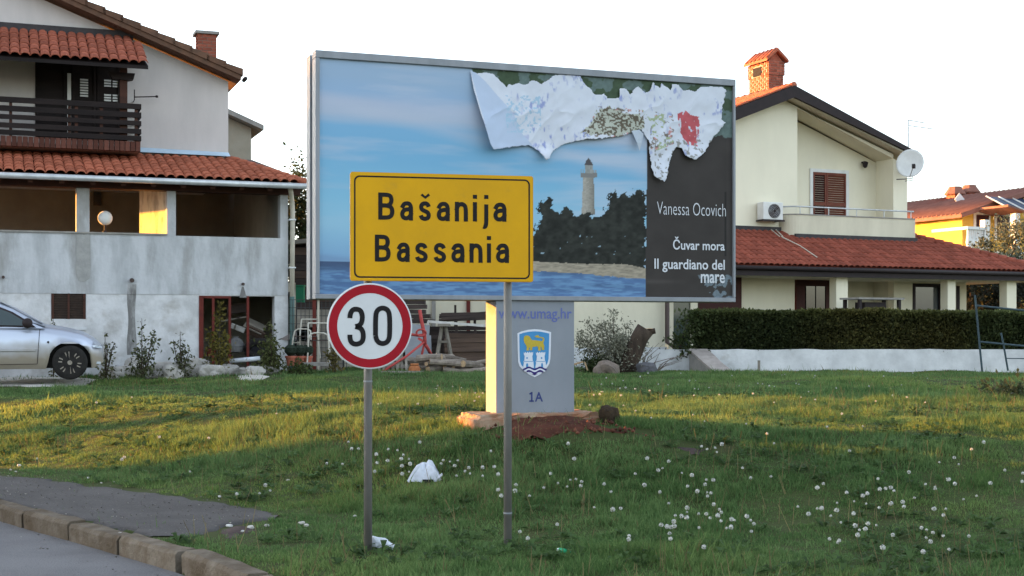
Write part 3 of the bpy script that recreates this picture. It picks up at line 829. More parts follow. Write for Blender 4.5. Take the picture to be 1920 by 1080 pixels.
MB().prism([(cuL-.35, top(cuL-.35)-.02), (cuR+.1, top(cuR+.1)-.02), (cuR+.1, top(cuR+.1)+.12), (cuL-.35, top(cuL-.35)+.10)], cv-.15, cv+cdep+.2).build('chimney_flashing', dark_lead, chm)

# shuttered balcony window
s0, s1 = RH.u(1523, .78), RH.u(1585, .78); sz0, sz1 = RH.z(1550, 402, .78), RH.z(1550, 324, .78)
sz0 -= .35
sh = MB().box(s0-.1, s0, .74, .785, sz0, sz1+.1).box(s1, s1+.1, .74, .785, sz0, sz1+.1).box(s0, s1, .74, .785, sz1, sz1+.1).build('balcony_window', white_paint, rh)
um = RH.u(1548, .78)
for a_, b_, mt in ((s0, um, shutter_dark), (um, s1, shutter_red)):
    lf = MB().box(a_+.005, a_+.06, .735, .77, sz0, sz1).box(b_-.06, b_-.005, .735, .77, sz0, sz1).box(a_+.06, b_-.06, .735, .77, sz1-.08, sz1).box(a_+.06, b_-.06, .735, .77, sz0+.6, sz0+.7).build('shutter_leaf', shutter_red, sh)
    m = MB()
    for k in range(24):
        z_ = sz0 + (k+.5)*(sz1-sz0)/24
        m.obox(((a_+b_)/2, .765, z_), (b_-a_-.1, .01, .06), Matrix.Rotation(.55, 3, 'X'))
    o = m.build('louvre', mt, lf); o['kind'] = 'stuff'
wl, wz = RH.loc(1619, 309, .7)
o = MB().lathe([(.03,0),(.06,.03),(.09,.16),(.02,.2)], 10, (wl, .62, wz-.1)).box(wl-.02, wl+.02, .62, .78, wz+.05, wz+.1).build('wall_lamp', dark_trim, rh)
# balcony parapet with rounded left end, rail
vbp = -.45
p0, p1 = RH.u(1503, vbp), RH.u(1716, vbp)
zbt_, zbb = RH.z(1600, 407, vbp), RH.z(1600, 452, vbp)
arc = [(p0 - .45*math.sin(t), vbp + .45 - .45*math.cos(t)) for t in [math.pi/2*k/8 for k in range(9)]]
outer = arc[::-1] + [(p1, vbp)]
def band(mb, path, th, z0, z1):
    n = len(path); vs = []
    for i, (x, y) in enumerate(path):
        a = Vector(path[max(i-1, 0)]); b = Vector(path[min(i+1, n-1)]); d = (b-a).normalized(); nn = Vector((-d.y, d.x))*th
        vs += [(x, y, z0), (x, y, z1), (x+nn.x, y+nn.y, z1), (x+nn.x, y+nn.y, z0)]
    fs = [(0,1,2,3), tuple((n-1)*4+k for k in (3,2,1,0))]
    for i in range(n-1):
        for k in range(4): fs.append((i*4+k, i*4+(k+1)%4, i*4+4+(k+1)%4, i*4+4+k))
    return mb.add(vs, fs)
band(MB(), outer, .14, zbb-.35, zbt_).build('balcony_parapet', cream_dirty, rh)
band(MB(), [(x, y-.02) for x, y in outer], .19, zbt_, zbt_+.03).build('parapet_coping', concrete, rh)
MB().box(p1-.14, p1-.002, vbp+.002, 0, zbb-.35, zbt_-.002).build('balcony_parapet', cream_dirty, rh)
rl_ = MB().tube([(x, y+.07, zbt_+.24) for x, y in outer], .022, 8).build('hand_rail', gutter_metal, rh, smooth=True)
for uu in np.linspace(p0, p1-.1, 5): MB().tube([(uu, vbp+.07, zbt_+.02), (uu, vbp+.07, zbt_+.24)], .014, 6).build('rail_post', gutter_metal, rl_)
# porch roof
uS = -2.9
proof = MB().add([(uS, VEr, zer-.04), (uer, VEr, zer-.04), (utr, 0, z0r-.04), (uS, 0, z0r-.04), (uer, 5, zer-.04), (utr, 5, z0r-.04)], [(0,1,2,3), (1,4,5,2)]).build('porch_roof', tile_red, rh)
cr = int((uer-uS)/.188)
uvis = RH.u(1372, VEr)
tile_roof(proof, tile_red, (uS, VEr, zer-.03), (1,0,0), (0, -VEr, z0r-zer), slr, 8, .188, cr,
          lambda u, s: uS+u < uer + (utr-uer)*s/slr and uS+u > uS-1.0, 300, order=lambda rc: (uS+(rc[1]+.5)*.188 < uvis, rc[0], rc[1]))
hp0, hp1 = Vector((uer, VEr, zer)), Vector((utr, 0, z0r))
for k in range(16):
    a_, b_ = hp0.lerp(hp1, k/16), hp0.lerp(hp1, (k+1.15)/16)
    MB().tube([a_+Vector((0,0,.05)), b_+Vector((0,0,.03))], [.11, .09], 8).build('hip_tile', tile_red, proof, smooth=True)
# fascia, soffit, flashing
MB().box(uS, uer, VEr+.02, VEr+.12, zer-.27, zer-.05).box(uer-.1, uer, VEr+.122, 5, zer-.27, zer-.05).build('fascia', dark_trim, rh)
MB().tube([(uS, VEr-.05, zer-.07), (uer, VEr-.05, zer-.07)], .06, 8).build('gutter', dark_trim, rh, smooth=True)
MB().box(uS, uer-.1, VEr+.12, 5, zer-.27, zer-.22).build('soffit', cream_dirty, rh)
def rzr(v): return zer + (z0r-zer)*(v-VEr)/(-VEr)
MB().prism([(uL, z0r+.0), (RH.u(1487, 0), z0r+.0), (RH.u(1487, 0), z0r+.12), (uL, z0r+.12)], -.10, -.004).build('wall_flashing', dark_lead, rh)
zf = rzr(vbp)
MB().box(p0-.25, p1+.02, vbp-.08, vbp-.004, zf-.02, zf+.14).build('wall_flashing', dark_lead, rh)
m = MB()
for a_, b_ in (((1445, 431), (1462, 445)), ((1453, 430), (1468, 445)), ((1465, 445), (1500, 462)), ((1500, 462), (1532, 484))):
    def onroof(px, py):
        best = None
        for v in np.linspace(VEr, 0, 60):
            u_, z_ = RH.loc(px, py, v); e_ = abs(z_-rzr(v)-.07)
            if best is None or e_ < best[0]: best = (e_, (u_, v, rzr(v)+.09))
        return best[1]
    m.tube([onroof(*a_), onroof(*b_)], .016, 5)
m.build('roof_cable', pipe_cream, rh)
# ground floor
zs_ = zer-.25
g0, g1 = RH.u(1225, -.6), RH.u(1490, -.6)
MB().box(g0, g1, -.6, -.35, .3, zs_).build('ground_wall', cream, rh)
dd0, dd1 = RH.u(1492, -.2), RH.u(1566, -.2)
gd = MB().box(g1-.3, dd1+.05, -.14, -.02, .3, zs_).build('porch_door', shutter_dark, rh)
for k in range(4):
    a_ = dd0 + (dd1-dd0)*k/4
    MB().box(a_+.02, a_+(dd1-dd0)/4-.02, -.2, -.141, .5, zs_-.2).build('door_panel', glass_dark if k in (1, 2) else shutter_dark, gd)
e0, e1 = RH.u(1564, -.2), RH.u(1655, .5)
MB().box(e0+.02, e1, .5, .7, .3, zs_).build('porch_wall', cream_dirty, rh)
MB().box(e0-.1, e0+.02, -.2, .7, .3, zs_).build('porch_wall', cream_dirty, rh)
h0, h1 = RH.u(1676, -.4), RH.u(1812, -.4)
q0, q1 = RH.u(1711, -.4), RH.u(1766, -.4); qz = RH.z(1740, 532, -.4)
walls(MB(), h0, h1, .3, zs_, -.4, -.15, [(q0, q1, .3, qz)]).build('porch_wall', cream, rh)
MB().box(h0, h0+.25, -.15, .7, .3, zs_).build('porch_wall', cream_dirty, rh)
pd = MB().box(q0, q0+.1, -.42, -.3, .3, qz).box(q1-.1, q1, -.42, -.3, .3, qz).box(q0+.1, q1-.1, -.42, -.3, qz-.1, qz).box(q0+.1, q1-.1, -.4, -.3, .3, 2.2).build('porch_door', dark_trim, rh)
MB().box(q0+.1, q1-.1, -.36, -.33, 2.2, qz-.1).build('pane', M('mirror_pane', (.06,.07,.08), None, rough=.03, spec=1.0, metal=.35), pd)
MB().box(RH.u(1793, -.405), RH.u(1799, -.405), -.42, -.402, 1.2, qz-.05).build('narrow_window', dark_trim, rh)
MB().box(RH.u(1705, -.45), RH.u(1748, -.45), -.62, -.402, RH.z(1725, 520, -.4), RH.z(1725, 514, -.4)).build('awning_box', dark_lead, rh)
for a_, b_ in ((1568, 1590), (1777, 1792), (1888, 1906)):
    c_a, c_b = RH.u(a_, -1.9), RH.u(b_, -1.9)
    MB().box(c_a, c_b, -1.9, -1.6, .3, zs_-.003).build('porch_column', cream, rh, bevel=.01)
MB().box(RH.u(1566, -1.85), uer-.25, -1.85, -1.65, zs_-.002, zs_+.15).build('porch_beam', cream_dirty, rh)
MB().box(uS, uer, -2.0, 5, .2, .78).build('porch_floor', concrete, rh)
# left part of the house under the billboard
k0, k1 = RH.u(1078, -2.05), RH.u(1247, -2.05)
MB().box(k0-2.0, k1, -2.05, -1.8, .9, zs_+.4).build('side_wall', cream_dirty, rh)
MB().box(k0-2.0, k1+.02, -2.09, -1.8, .2, RH.z(1200, 651, -2.05)).build('base_course', whitewash, rh)
dpu = RH.u(1251, -2.2)
MB().tube([(dpu, -2.2, zs_+.3), (dpu, -2.2, RH.z(1251, 642, -2.2)), (dpu+.1, -2.4, RH.z(1258, 652, -2.4)), (dpu+.1, -2.42, .5)], .06, 8).build('downpipe', pipe_brown, rh, smooth=True)
gd0, gd1 = RH.u(1262, -1.6), RH.u(1294, -1.6)
fd = MB().box(gd0-.15, gd0, -1.62, -1.5, .3, zs_).box(gd1, gd1+.22, -1.62, -1.5, .3, zs_).build('glazed_door', cream_dirty, rh)
MB().box(gd0, gd1, -1.58, -1.55, 1.15, zs_).build('pane', glass_green, fd)
MB().box(gd0, gd1, -1.58, -1.5, .3, 1.12).build('door_panel', white_paint, fd)
MB().box(gd1+.22, g0+2.6, -.9, -.7, .3, zs_).build('ground_wall', shutter_dark, rh)

# air conditioner
au, az = RH.loc(1431, 413, -.35); au1 = RH.u(1468, -.35); az1 = RH.z(1450, 379, -.35)
ac = thing('air_conditioner', 'white outdoor air conditioning unit on the cream gable wall', 'air conditioner', RH.w(au, 0, az), RH.th)
wA, hA = au1-au, az1-az
MB().box(0, wA, -.36, -.06, .03, hA).build('casing', white_paint, ac, bevel=.015)
MB().lathe([(.2,-.375),(.2,-.361)], 24, (wA*.55, 0, hA*.52), 'Y').build('fan_opening', dark_trim, ac)
m = MB()
for rr_ in (.06, .1, .14, .18): 
    m.tube([(wA*.55+rr_*math.cos(t), -.38, hA*.52+rr_*math.sin(t)) for t in [2*math.pi*k/24 for k in range(25)]], .005, 4)
m.build('fan_grille', gutter_metal, ac)
MB().box(0, .05, -.37, 0, -.01, .028).box(wA-.05, wA, -.37, 0, -.01, .028).box(-.03, wA+.03, -.4, -.36, -.02, .027).build('bracket', dark_trim, ac)
# satellite dish
du, dz = RH.loc(1707, 308, -.6)
dish = thing('satellite_dish', 'large round white satellite dish at the right edge of the cream house gable', 'satellite dish', RH.w(du, -.6, dz), RH.th-R(25))
m = MB(); n = 28; rings = 7; vs = []; fs = []
tilt = Matrix.Rotation(R(-24), 3, 'Z') @ Matrix.Rotation(R(-14), 3, 'X')
for s_ in (0, 1):
    for i in range(rings+1):
        r0 = .42*i/rings
        for k in range(n):
            t = 2*math.pi*k/n
            vs.append(tilt @ Vector((r0*math.cos(t)*.94, .10*(r0/.42)**2*-1 + .012*s_, r0*math.sin(t)*1.03)))
for s_ in (0, 1):
    b_ = s_*(rings+1)*n
    for i in range(rings):
        for k in range(n): fs.append((b_+i*n+k, b_+i*n+(k+1)%n, b_+(i+1)*n+(k+1)%n, b_+(i+1)*n+k))
for k in range(n): fs.append((rings*n+k, rings*n+(k+1)%n, (2*rings+1)*n+(k+1)%n, (2*rings+1)*n+k))
MB().add(vs, fs).build('reflector', white_paint, dish, smooth=True)
MB().tube([tilt@Vector((.02,-.1,-.4)), tilt@Vector((.14,-.42,-.26))], .014, 6).build('feed_arm', gutter_metal, dish)
MB().obox(tilt@Vector((.16,-.44,-.23)), (.09,.12,.1), tilt).build('receiver', dark_trim, dish)
MB().tube([(0,.02,0),(0,.25,-.05),(-.05,.9,-.32)], .022, 6).tube([(-.35,.2,-.42),(.1,.2,-.40)], .015, 6).tube([(.12,.2,-.30),(.12,.2,-.45),(-.1,.2,-.47)], .012, 6).build('wall_mount', dark_trim, dish)
# roof aerial
mu, mz0 = RH.loc(1703, 290, 0); mz1 = RH.z(1703, 225, 0)
mast = thing('antenna', 'tall thin television aerial with two arms above the satellite dish', 'antenna', RH.w(mu, 0, mz0-.6), RH.th)
MB().tube([(0,0,0),(0,0,mz1-mz0+.6)], .02, 8).build('mast', gutter_metal, mast)
for yy, le_ in ((0, .62), (.16, .95)):
    MB().tube([(0,0,mz1-mz0+.6-yy),(le_,0,mz1-mz0+.55-yy)], .014, 6).build('arm', gutter_metal, mast)

# ================================================================ yellow house far right
yellow = M('yellow', (.62,.38,.075), (.52,.31,.06), scale=.8, rough=.9)
YH = Fac(((1804-960)*62/F, 62.0), 25.0)
yh = thing('yellow_house', 'yellow house with red roof and white balcony, far right behind the porch roof', 'house', (YH.C[0], YH.C[1], 0), YH.th)
zy = YH.z(1804, 405)
MB().box(0, 9, 0, 14, 0, zy-.05).build('wall', yellow, yh)
yp = YH.loc(1952, 349, -.3); sy = (yp[1]-zy)/(yp[0]+.3)
MB().prism([(0, zy-.05), (9, zy-.05), (yp[0], yp[1]-.35)], 0.02, 13.9).build('gable', yellow, yh)
yr = MB().prism([(-.5, zy-.12), (-.5, zy+.05), (yp[0], yp[1]), (10.5, zy+.3), (10.5, zy+.1), (yp[0], yp[1]-.2)], -.5, 14.5).build('roof', tile_far, yh)
m = MB()
for k in range(50):
    v_ = -.45 + k*.3
    m.tube([(-.52, v_, zy+.06), (yp[0], v_, yp[1]+.01)], .05, 5)
o = m.build('tile_field', tile_far, yr, smooth=True); o['kind'] = 'stuff'
for a_, b_, y0_, y1_, nm in ((1829, 1852, 427, 403, 'window'), (1868, 1889, 450, 404, 'door')):
    A_, B_ = YH.u(a_), YH.u(b_); Z0, Z1 = YH.z(a_, y0_), YH.z(a_, y1_)
    wo = MB().box(A_-.12, B_+.12, -.05, -.002, Z0, Z1+.12).build(nm, white_paint, yh)
    MB().box(A_, B_, -.08, -.051, Z0, Z1).build('shutter' if nm == 'window' else 'door_leaf', shutter_dark, wo)
v_ = -2.2
A_, B_ = YH.u(1814, v_), YH.u(1851, v_); Z0, Z1 = YH.z(1830, 470, v_), YH.z(1830, 425, v_)
MB().box(A_, YH.u(1920, v_), v_, 0, Z0-.6, Z0).build('balcony_slab', white_paint, yh)
bo = MB().box(A_, B_, v_, v_+.2, Z1-.12, Z1).box(A_, B_, v_, v_+.2, Z0, Z0+.15).box(A_, A_+.18, v_+.2, 0, Z1-.12, Z1).build('balustrade', white_paint, yh)
for k in range(9): MB().lathe([(.05,0),(.09,.2),(.05,.5),(.05,Z1-Z0-.27)], 8, (A_+.12+k*(B_-A_-.2)/8, v_+.1, Z0+.15)).build('baluster', white_paint, bo)
for px, y1_ in ((1851, 412), (1908, 400)):
    uu = YH.u(px, v_); MB().box(uu-.14, uu+.14, v_, v_+.28, Z0-.6, YH.z(px, y1_, v_)).build('balcony_post', white_paint, yh)
MB().prism([(YH.u(1868, -1.5), YH.z(1868, 390, -1.5)), (YH.u(1905, -1.5), YH.z(1905, 401, -1.5)), (YH.u(1905, -1.5), YH.z(1905, 398, -1.5)), (YH.u(1868, -1.5), YH.z(1868, 386, -1.5))], -2.2, -.1).build('porch_canopy', tile_far, yh)
for px, y1_ in ((1791, 352), (1818, 349)):
    vv = 5.0; uu = YH.u(px, vv); z1_ = YH.z(px, y1_, vv); zz0 = YH.z(px, 385 if px == 1791 else 372, vv)
    c = MB().box(uu-.3, uu+.3, vv-.3, vv+.3, zz0-.6, z1_-.35).build('chimney', terracotta, yh)
    MB().lathe([(.5,0),(.52,.06),(.34,.3),(.3,.4),(.1,.42)], 8, (uu, vv, z1_-.36)).build('chimney_cap', tile_far, c)
    MB().box(uu+.31, uu+.75, vv-.3, vv+.3, zz0-.6, z1_-.4).build('flue', tile_far, c)
uu, zz = YH.loc(1798, 374, 3.2)
MB().add([(uu-.25,3.2,zz+.0),(uu+.0,3.15,zz+.3),(uu+.26,3.1,zz+.02),(uu+.0,3.15,zz-.3),(uu-.25,3.25,zz+.0),(uu,3.2,zz+.3),(uu+.26,3.15,zz+.02),(uu,3.2,zz-.3)],
         [(0,1,2,3),(7,6,5,4),(0,4,5,1),(1,5,6,2),(2,6,7,3),(3,7,4,0)]).tube([(uu,3.2,zz),(uu+.2,3.4,zz-.45)], .03, 6).build('flat_antenna', gutter_metal, yh)
sp = thing('solar_panels', 'dark solar panels on a tilted frame, upper right edge of the photo', 'solar panel', YH.w(YH.u(1893, -1.0), -1.0, YH.z(1893, 399, -1.0)), YH.th)
for k in range(3):
    MB().add([(k*.75-.2,-.6,.0),(k*.75+.42,-.6,.0),(k*.75-.1,.6,.75),(k*.75-.72,.6,.75),(k*.75-.2,-.6,-.06),(k*.75+.42,-.6,-.06),(k*.75-.1,.6,.69),(k*.75-.72,.6,.69)],
             [(0,1,2,3),(7,6,5,4),(0,4,5,1),(1,5,6,2),(2,6,7,3),(3,7,4,0)]).build('panel', M('solar_blue', (.025,.04,.075), None, rough=.25) if k == 0 else MATS['solar_blue'], sp)
    MB().beam((k*.75-.28,-.6,.02),(k*.75-.8,.6,.77), .12, .05).build('frame_rail', gutter_metal, sp)

# ================================================================ invented houses out of view, added to shade the lawn
def plain_house(name, label, x0, x1, y0, y1, ze_, zr_, wallm, roofm):
    t = thing(name, label, 'house', ((x0+x1)/2, (y0+y1)/2, -.1))
    w, d = (x1-x0)/2, (y1-y0)/2
    MB().box(-w, w, -d, d, -.3, ze_).prism([(-w, ze_), (w, ze_), (0, zr_)], -d, d).build('wall', wallm, t)
    MB().prism([(-w-.4, ze_-.15), (0, zr_+.05), (w+.4, ze_-.15), (w+.4, ze_), (0, zr_+.22), (-w-.4, ze_)], -d-.25, d+.25).build('roof', tile_far, t)
    for k in range(3):
        y = -d + (k+.5)*2*d/3
        for z in ((1.0,) if ze_ < 5 else (1.0, 3.8)):
            f = MB().box(w+.002, w+.06, y-.55, y+.55, z-.05, z+1.35).build('window', white_paint, t)
            MB().box(w+.061, w+.075, y-.45, y+.45, z+.05, z+1.25).build('pane', glass_dark, f)
    return t
plain_house('occluder_tall_house', 'invented tall house out of view on the left, added to shade the near lawn', -43, -34, 9, 23.75, 6.4, 8.6, cream_dirty, tile_far)
plain_house('occluder_low_house', 'invented low house out of view on the left, added to shade the far lawn', -47, -38, 31.9, 56, 4.6, 6.5, wall_gable, tile_far)

# ================================================================ leaves
def leaf_mesh(name, pts, size, cols, parent, seed=0, aspect=.5, up=.3, mat=None):
    """one small bent leaf (two triangles) at every point"""
    rg_ = np.random.default_rng(seed)
    n = len(pts)
    d = rg_.normal(size=(n, 3)); d[:, 2] += up; d /= np.linalg.norm(d, axis=1)[:, None]
    e = rg_.normal(size=(n, 3)); s = np.cross(d, e); s /= np.linalg.norm(s, axis=1)[:, None]
    nn = np.cross(d, s)
    L_ = size*rg_.uniform(.6, 1.35, n)[:, None]; W_ = L_*aspect*.5
    p = np.asarray(pts)
    v = np.stack([p, p+d*L_*.5+s*W_+nn*L_*.08, p+d*L_, p+d*L_*.5-s*W_+nn*L_*.08], 1).reshape(-1, 3)
    f = np.arange(n*4).reshape(n, 4)
    return big_mesh(name, v, f, 4, np.repeat(np.asarray(cols), 4, 0), mat or leaf_mat, parent)

def leaf_cols(n, a, b, seed=0, dark=.25):
    rg_ = np.random.default_rng(seed)
    t = rg_.random(n)[:, None]; c = np.array(a)*(1-t)+np.array(b)*t
    return c*rg_.uniform(1-dark, 1+dark, n)[:, None]

def tree(name, label, loc, h, rx, rz, n, size, ca, cb, seed, trunk_r=.12, clumps=40, group=None, base=None):
    t = thing(name, label, 'tree', loc, 0, group)
    rg_ = np.random.default_rng(seed)
    cz = h - rz if base is None else base + rz
    MB().tube([(0,0,-.3),(.05*rx,0,cz*.5),(-.04*rx,.03,cz),(0,0,cz+rz*.4)], [trunk_r, trunk_r*.8, trunk_r*.55, trunk_r*.2], 8).build('trunk', bark, t, smooth=True)
    c = rg_.normal(size=(clumps, 3)); c /= np.linalg.norm(c, axis=1)[:, None]; c *= rg_.uniform(.35, 1, clumps)[:, None]**.5
    m = MB()
    for q in c[:10]:
        m.tube([(0,0,cz-rz*.3), (q[0]*rx*.5, q[1]*rx*.5, cz+q[2]*rz*.35), (q[0]*rx*.9, q[1]*rx*.9, cz+q[2]*rz*.9)], [trunk_r*.4, trunk_r*.25, .01], 5)
    m.build('limbs', bark, t)
    idx = rg_.integers(0, clumps, n)
    p = c[idx]*np.array([rx, rx, rz]) + rg_.normal(size=(n, 3))*np.array([rx, rx, rz])*.17*rg_.uniform(.5, 1.4, clumps)[idx][:, None]
    p[:, 2] += cz
    tone = rg_.uniform(.65, 1.3, clumps)[idx][:, None]
    leaf_mesh('crown', p, size, leaf_cols(n, ca, cb, seed)*tone, t, seed)
    return t

tree('occluder_tree', 'invented leafy tree out of view on the left, added to keep sun off the billboard edge', (-33, 25.6, -.1), 10, 3.6, 2.6, 9000, .22, (.03,.05,.015), (.05,.075,.02), 3, .22, 50, base=5.8)  # unseen tree, added so its crown blocks sun from the billboard's left edge
p = at(577, 620, 40)
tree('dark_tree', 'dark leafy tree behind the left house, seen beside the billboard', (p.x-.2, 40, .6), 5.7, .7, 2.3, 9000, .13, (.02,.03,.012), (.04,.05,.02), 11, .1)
p = at(1905, 620, 50)
tree('olive_tree', 'grey green olive tree in front of the yellow house', (p.x, 50, .6), 4.95, 1.9, 1.2, 9000, .12, (.10,.13,.09), (.16,.18,.13), 12, .12)
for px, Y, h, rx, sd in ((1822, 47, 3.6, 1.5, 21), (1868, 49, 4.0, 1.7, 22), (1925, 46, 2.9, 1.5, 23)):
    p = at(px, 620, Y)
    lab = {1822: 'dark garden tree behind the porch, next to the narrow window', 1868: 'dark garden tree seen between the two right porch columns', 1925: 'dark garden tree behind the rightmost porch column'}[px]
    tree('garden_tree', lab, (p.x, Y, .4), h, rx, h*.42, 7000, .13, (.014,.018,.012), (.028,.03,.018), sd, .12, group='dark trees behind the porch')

# ================================================================ hedge and low wall
hx0, hx1 = at(1300, 650, 32).x, at(2010, 650, 32).x
lw = thing('low_garden_wall', 'low whitewashed wall under the clipped hedge', 'wall', (0, 31.8, 0))
n_ = 60; vs = []
for i in range(n_+1):
    x = hx0-1.8 + (hx1-hx0+1.8)*i/n_
    zt_ = 1.172 + .025*(vn(x*2.5, 1, 5)-.5)
    vs += [(x, 0, .25), (x, -.012+.02*vn(x*3, 2, 4), .8), (x, 0, zt_), (x, .22, zt_), (x, .22, .25)]
fs = []
for i in range(n_):
    for k in range(4): fs.append((i*5+k, i*5+5+k, i*5+6+k, i*5+1+k))
fs += [(0,1,2,3,4), tuple(n_*5+k for k in (4,3,2,1,0))]
MB().add(vs, fs).build('wall_body', whitewash, lw)
hg = thing('hedge', 'long dark green clipped hedge on the low white wall', 'hedge', (0, 32.3, 0))
nh = 60000
hx = RNG.uniform(hx0, hx1, nh); 
side = RNG.random(nh)
hy = np.where(side < .45, -.42+np.abs(RNG.normal(0, .06, nh)), RNG.uniform(-.42, .42, nh))
hz = np.where(side < .45, RNG.uniform(1.12, 2.04, nh), np.where(side < .8, 2.04-np.abs(RNG.normal(0, .06, nh)), RNG.uniform(1.15, 2.05, nh)))
wob = .20*(fbm(hx*1.5, hz*1.5, 3, 9)-.5)
hy = np.where(side < .45, hy+wob, hy); hz = hz + np.where(hz > 1.9, .14*(fbm(hx*1.3, hy*2, 3, 19)-.5), 0)
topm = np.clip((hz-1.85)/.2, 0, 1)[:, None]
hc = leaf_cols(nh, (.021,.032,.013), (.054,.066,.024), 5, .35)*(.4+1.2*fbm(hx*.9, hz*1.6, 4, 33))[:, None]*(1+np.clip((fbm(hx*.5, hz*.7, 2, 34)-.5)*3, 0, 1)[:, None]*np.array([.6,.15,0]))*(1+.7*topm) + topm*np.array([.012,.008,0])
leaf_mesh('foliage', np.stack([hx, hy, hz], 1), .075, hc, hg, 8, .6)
MB().box(hx0+.15, hx1-.1, -.3, .3, 1.0, 1.92).build('twigs', M('twig_dark', (.012,.014,.009), (.025,.022,.014), scale=20, rough=1, bump=1, bscale=30), hg)
# climbing leaves at the hedge's left end
p0_ = at(1268, 600, 31.9)
cp = thing('climbing_plant', 'loose leafy plant growing at the left end of the hedge beside the glazed door', 'plant', (p0_.x, 31.9, .6))
n_ = 900
pz = RNG.uniform(.35, 1.45, n_); px_ = RNG.normal(.15, .16, n_)+np.where(pz > .9, .22, 0); py_ = RNG.normal(0, .12, n_)
leaf_mesh('leaves', np.stack([px_, py_, pz], 1), .10, leaf_cols(n_, (.025,.04,.012), (.06,.075,.03), 4), cp, 4, .55)
MB().tube([(0,0,-.1),(.1,0,.7),(.3,0,1.4)], [.02,.015,.006], 5).tube([(.2,0,-.1),(.1,0,.5),(-.1,0,.9)], [.015,.01,.005], 5).build('stems', bark, cp)

# plain wall behind the junk
gw = thing('yard_wall', 'pale cream yard wall behind the timber pile under the billboard', 'wall', (0, 33.6, 0))
MB().box(at(600, 0, 33.6).x, at(1010, 0, 33.6).x, 0, .2, .3, 3.0).build('wall_body', cream_dirty, gw)
for px in (813, 878):
    x = at(px, 0, 33.5).x; MB().box(x-.045, x+.045, -.06, -.002, .5, 2.9).build('wall_post', concrete if px == 813 else rust_red, gw)

shd = thing('timber_shed', 'dark timber shed between the left house and the billboard', 'shed', (0, 33.0, 0))
s0_, s1_ = at(543, 0, 33).x, at(640, 0, 33).x
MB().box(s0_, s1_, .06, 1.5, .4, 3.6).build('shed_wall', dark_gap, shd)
for k in range(16):
    MB().box(s0_+random.uniform(-.02,.02), s1_, random.uniform(0,.02), .058, .6+k*.187, .6+k*.187+.175).build('plank', plank_dark if k % 3 else plank_brown, shd)
MB().prism([(s0_-.2, 3.62), (s1_+.2, 3.75), (s1_+.2, 3.85), (s0_-.2, 3.72)], -.3, 1.7).build('shed_roof', plank_grey, shd)

# ================================================================ billboard
BB = Fac((-1.985, 13.95), 20.2)
W, ZB, ZT = 4.78, 1.92, 4.42
bb = thing('billboard', 'large double billboard on a grey pedestal with a torn lighthouse poster', 'billboard', (BB.C[0], BB.C[1], 0), BB.th)
fr = MB().box(0, W, -.035, .12, ZT-.075, ZT).box(0, W, -.035, .12, ZB, ZB+.05).box(0, .045, -.035, .12, ZB+.05, ZT-.075).box(W-.03, W, -.035, .12, ZB+.05, ZT-.075).build('frame', steel_grey, bb, bevel=.006)
MB().box(.046, W-.031, .02, .115, ZB+.051, ZT-.076).build('backing_panel', board_back, bb)
MB().box(.05, W-.05, .12, .24, ZB+.05, ZT-.06).build('inner_core', dark_gap, bb)
MB().box(0, W, .24, .40, ZB, ZT+.0).build('rear_panel', steel_grey, bb, bevel=.006)
def pxy(u, z, v=0.0):
    Y = BB.Y(u, v); X = BB.C[0]+u*BB.d[0]+v*BB.n[0]
    return 960+F*X/Y, HZ-F*(z-EYE)/Y
gu_ = np.linspace(.045, W-.03, 560); gz_ = np.linspace(ZB+.05, ZT-.075, 300)
U_, Z_ = np.meshgrid(gu_, gz_)
PX, PY = pxy(U_, Z_)
S_ = U_/W; T_ = (Z_-ZB)/(ZT-ZB)
def C8(*c): return np.array(lin(c))
KPR = .92                                            # print reflectance scale
stops = [0, .152, .17, .30, .42, .60, .705, .745, .80, .85, .90, 1.0]
cols_ = [(118,150,190),(118,152,195),(124,165,208),(140,186,218),(126,182,218),(112,170,214),(118,170,214),(170,180,208),(172,180,210),(146,172,210),(150,172,206),(152,174,208)]
tt = T_ + .06*S_ + .06*(fbm(S_*3, T_*9, 4, 2)-.5)
col = np.stack([np.interp(tt, stops, [lin(c)[k] for c in cols_]) for k in range(3)], -1)
cl = np.clip((fbm(S_*5, T_*22, 5, 7)-.52)*4, 0, 1)[..., None]*np.clip((T_-.25)*3, 0, 1)[..., None]
col = col*(1-cl*.45) + C8(186,190,214)*cl*.45
band_ = np.clip(1-np.abs((T_+.28*S_-.80+.05*(fbm(S_*6, T_*6, 3, 5)-.5))/.05), 0, 1)[..., None]
col = col*(1-.45*band_) + C8(184,186,210)*.45*band_
# small pink clouds low on the right half
rs = np.clip((fbm(S_*4+T_*2, T_*26-S_*3, 4, 61)-.45)*4, 0, 1)*np.clip((S_-.45)*5, 0, 1)
col = col*(1-.5*rs[..., None]) + C8(188,192,216)*.5*rs[..., None]
sea = T_ < .152 - .012*S_
wv = fbm(S_*40, T_*150, 3, 12)
wq = np.clip((wv-.38)*4, 0, 1)[..., None]; dq = np.clip((T_-.10)*22, 0, 1)[..., None]
sc_ = (C8(78,110,160)*(1-wq)+C8(100,140,188)*wq)*(1-dq) + C8(64,82,118)*dq
sc_ = sc_*(.8+.4*fbm(S_*14, T_*60, 3, 14))[..., None]
col = np.where(sea[..., None], sc_, col)
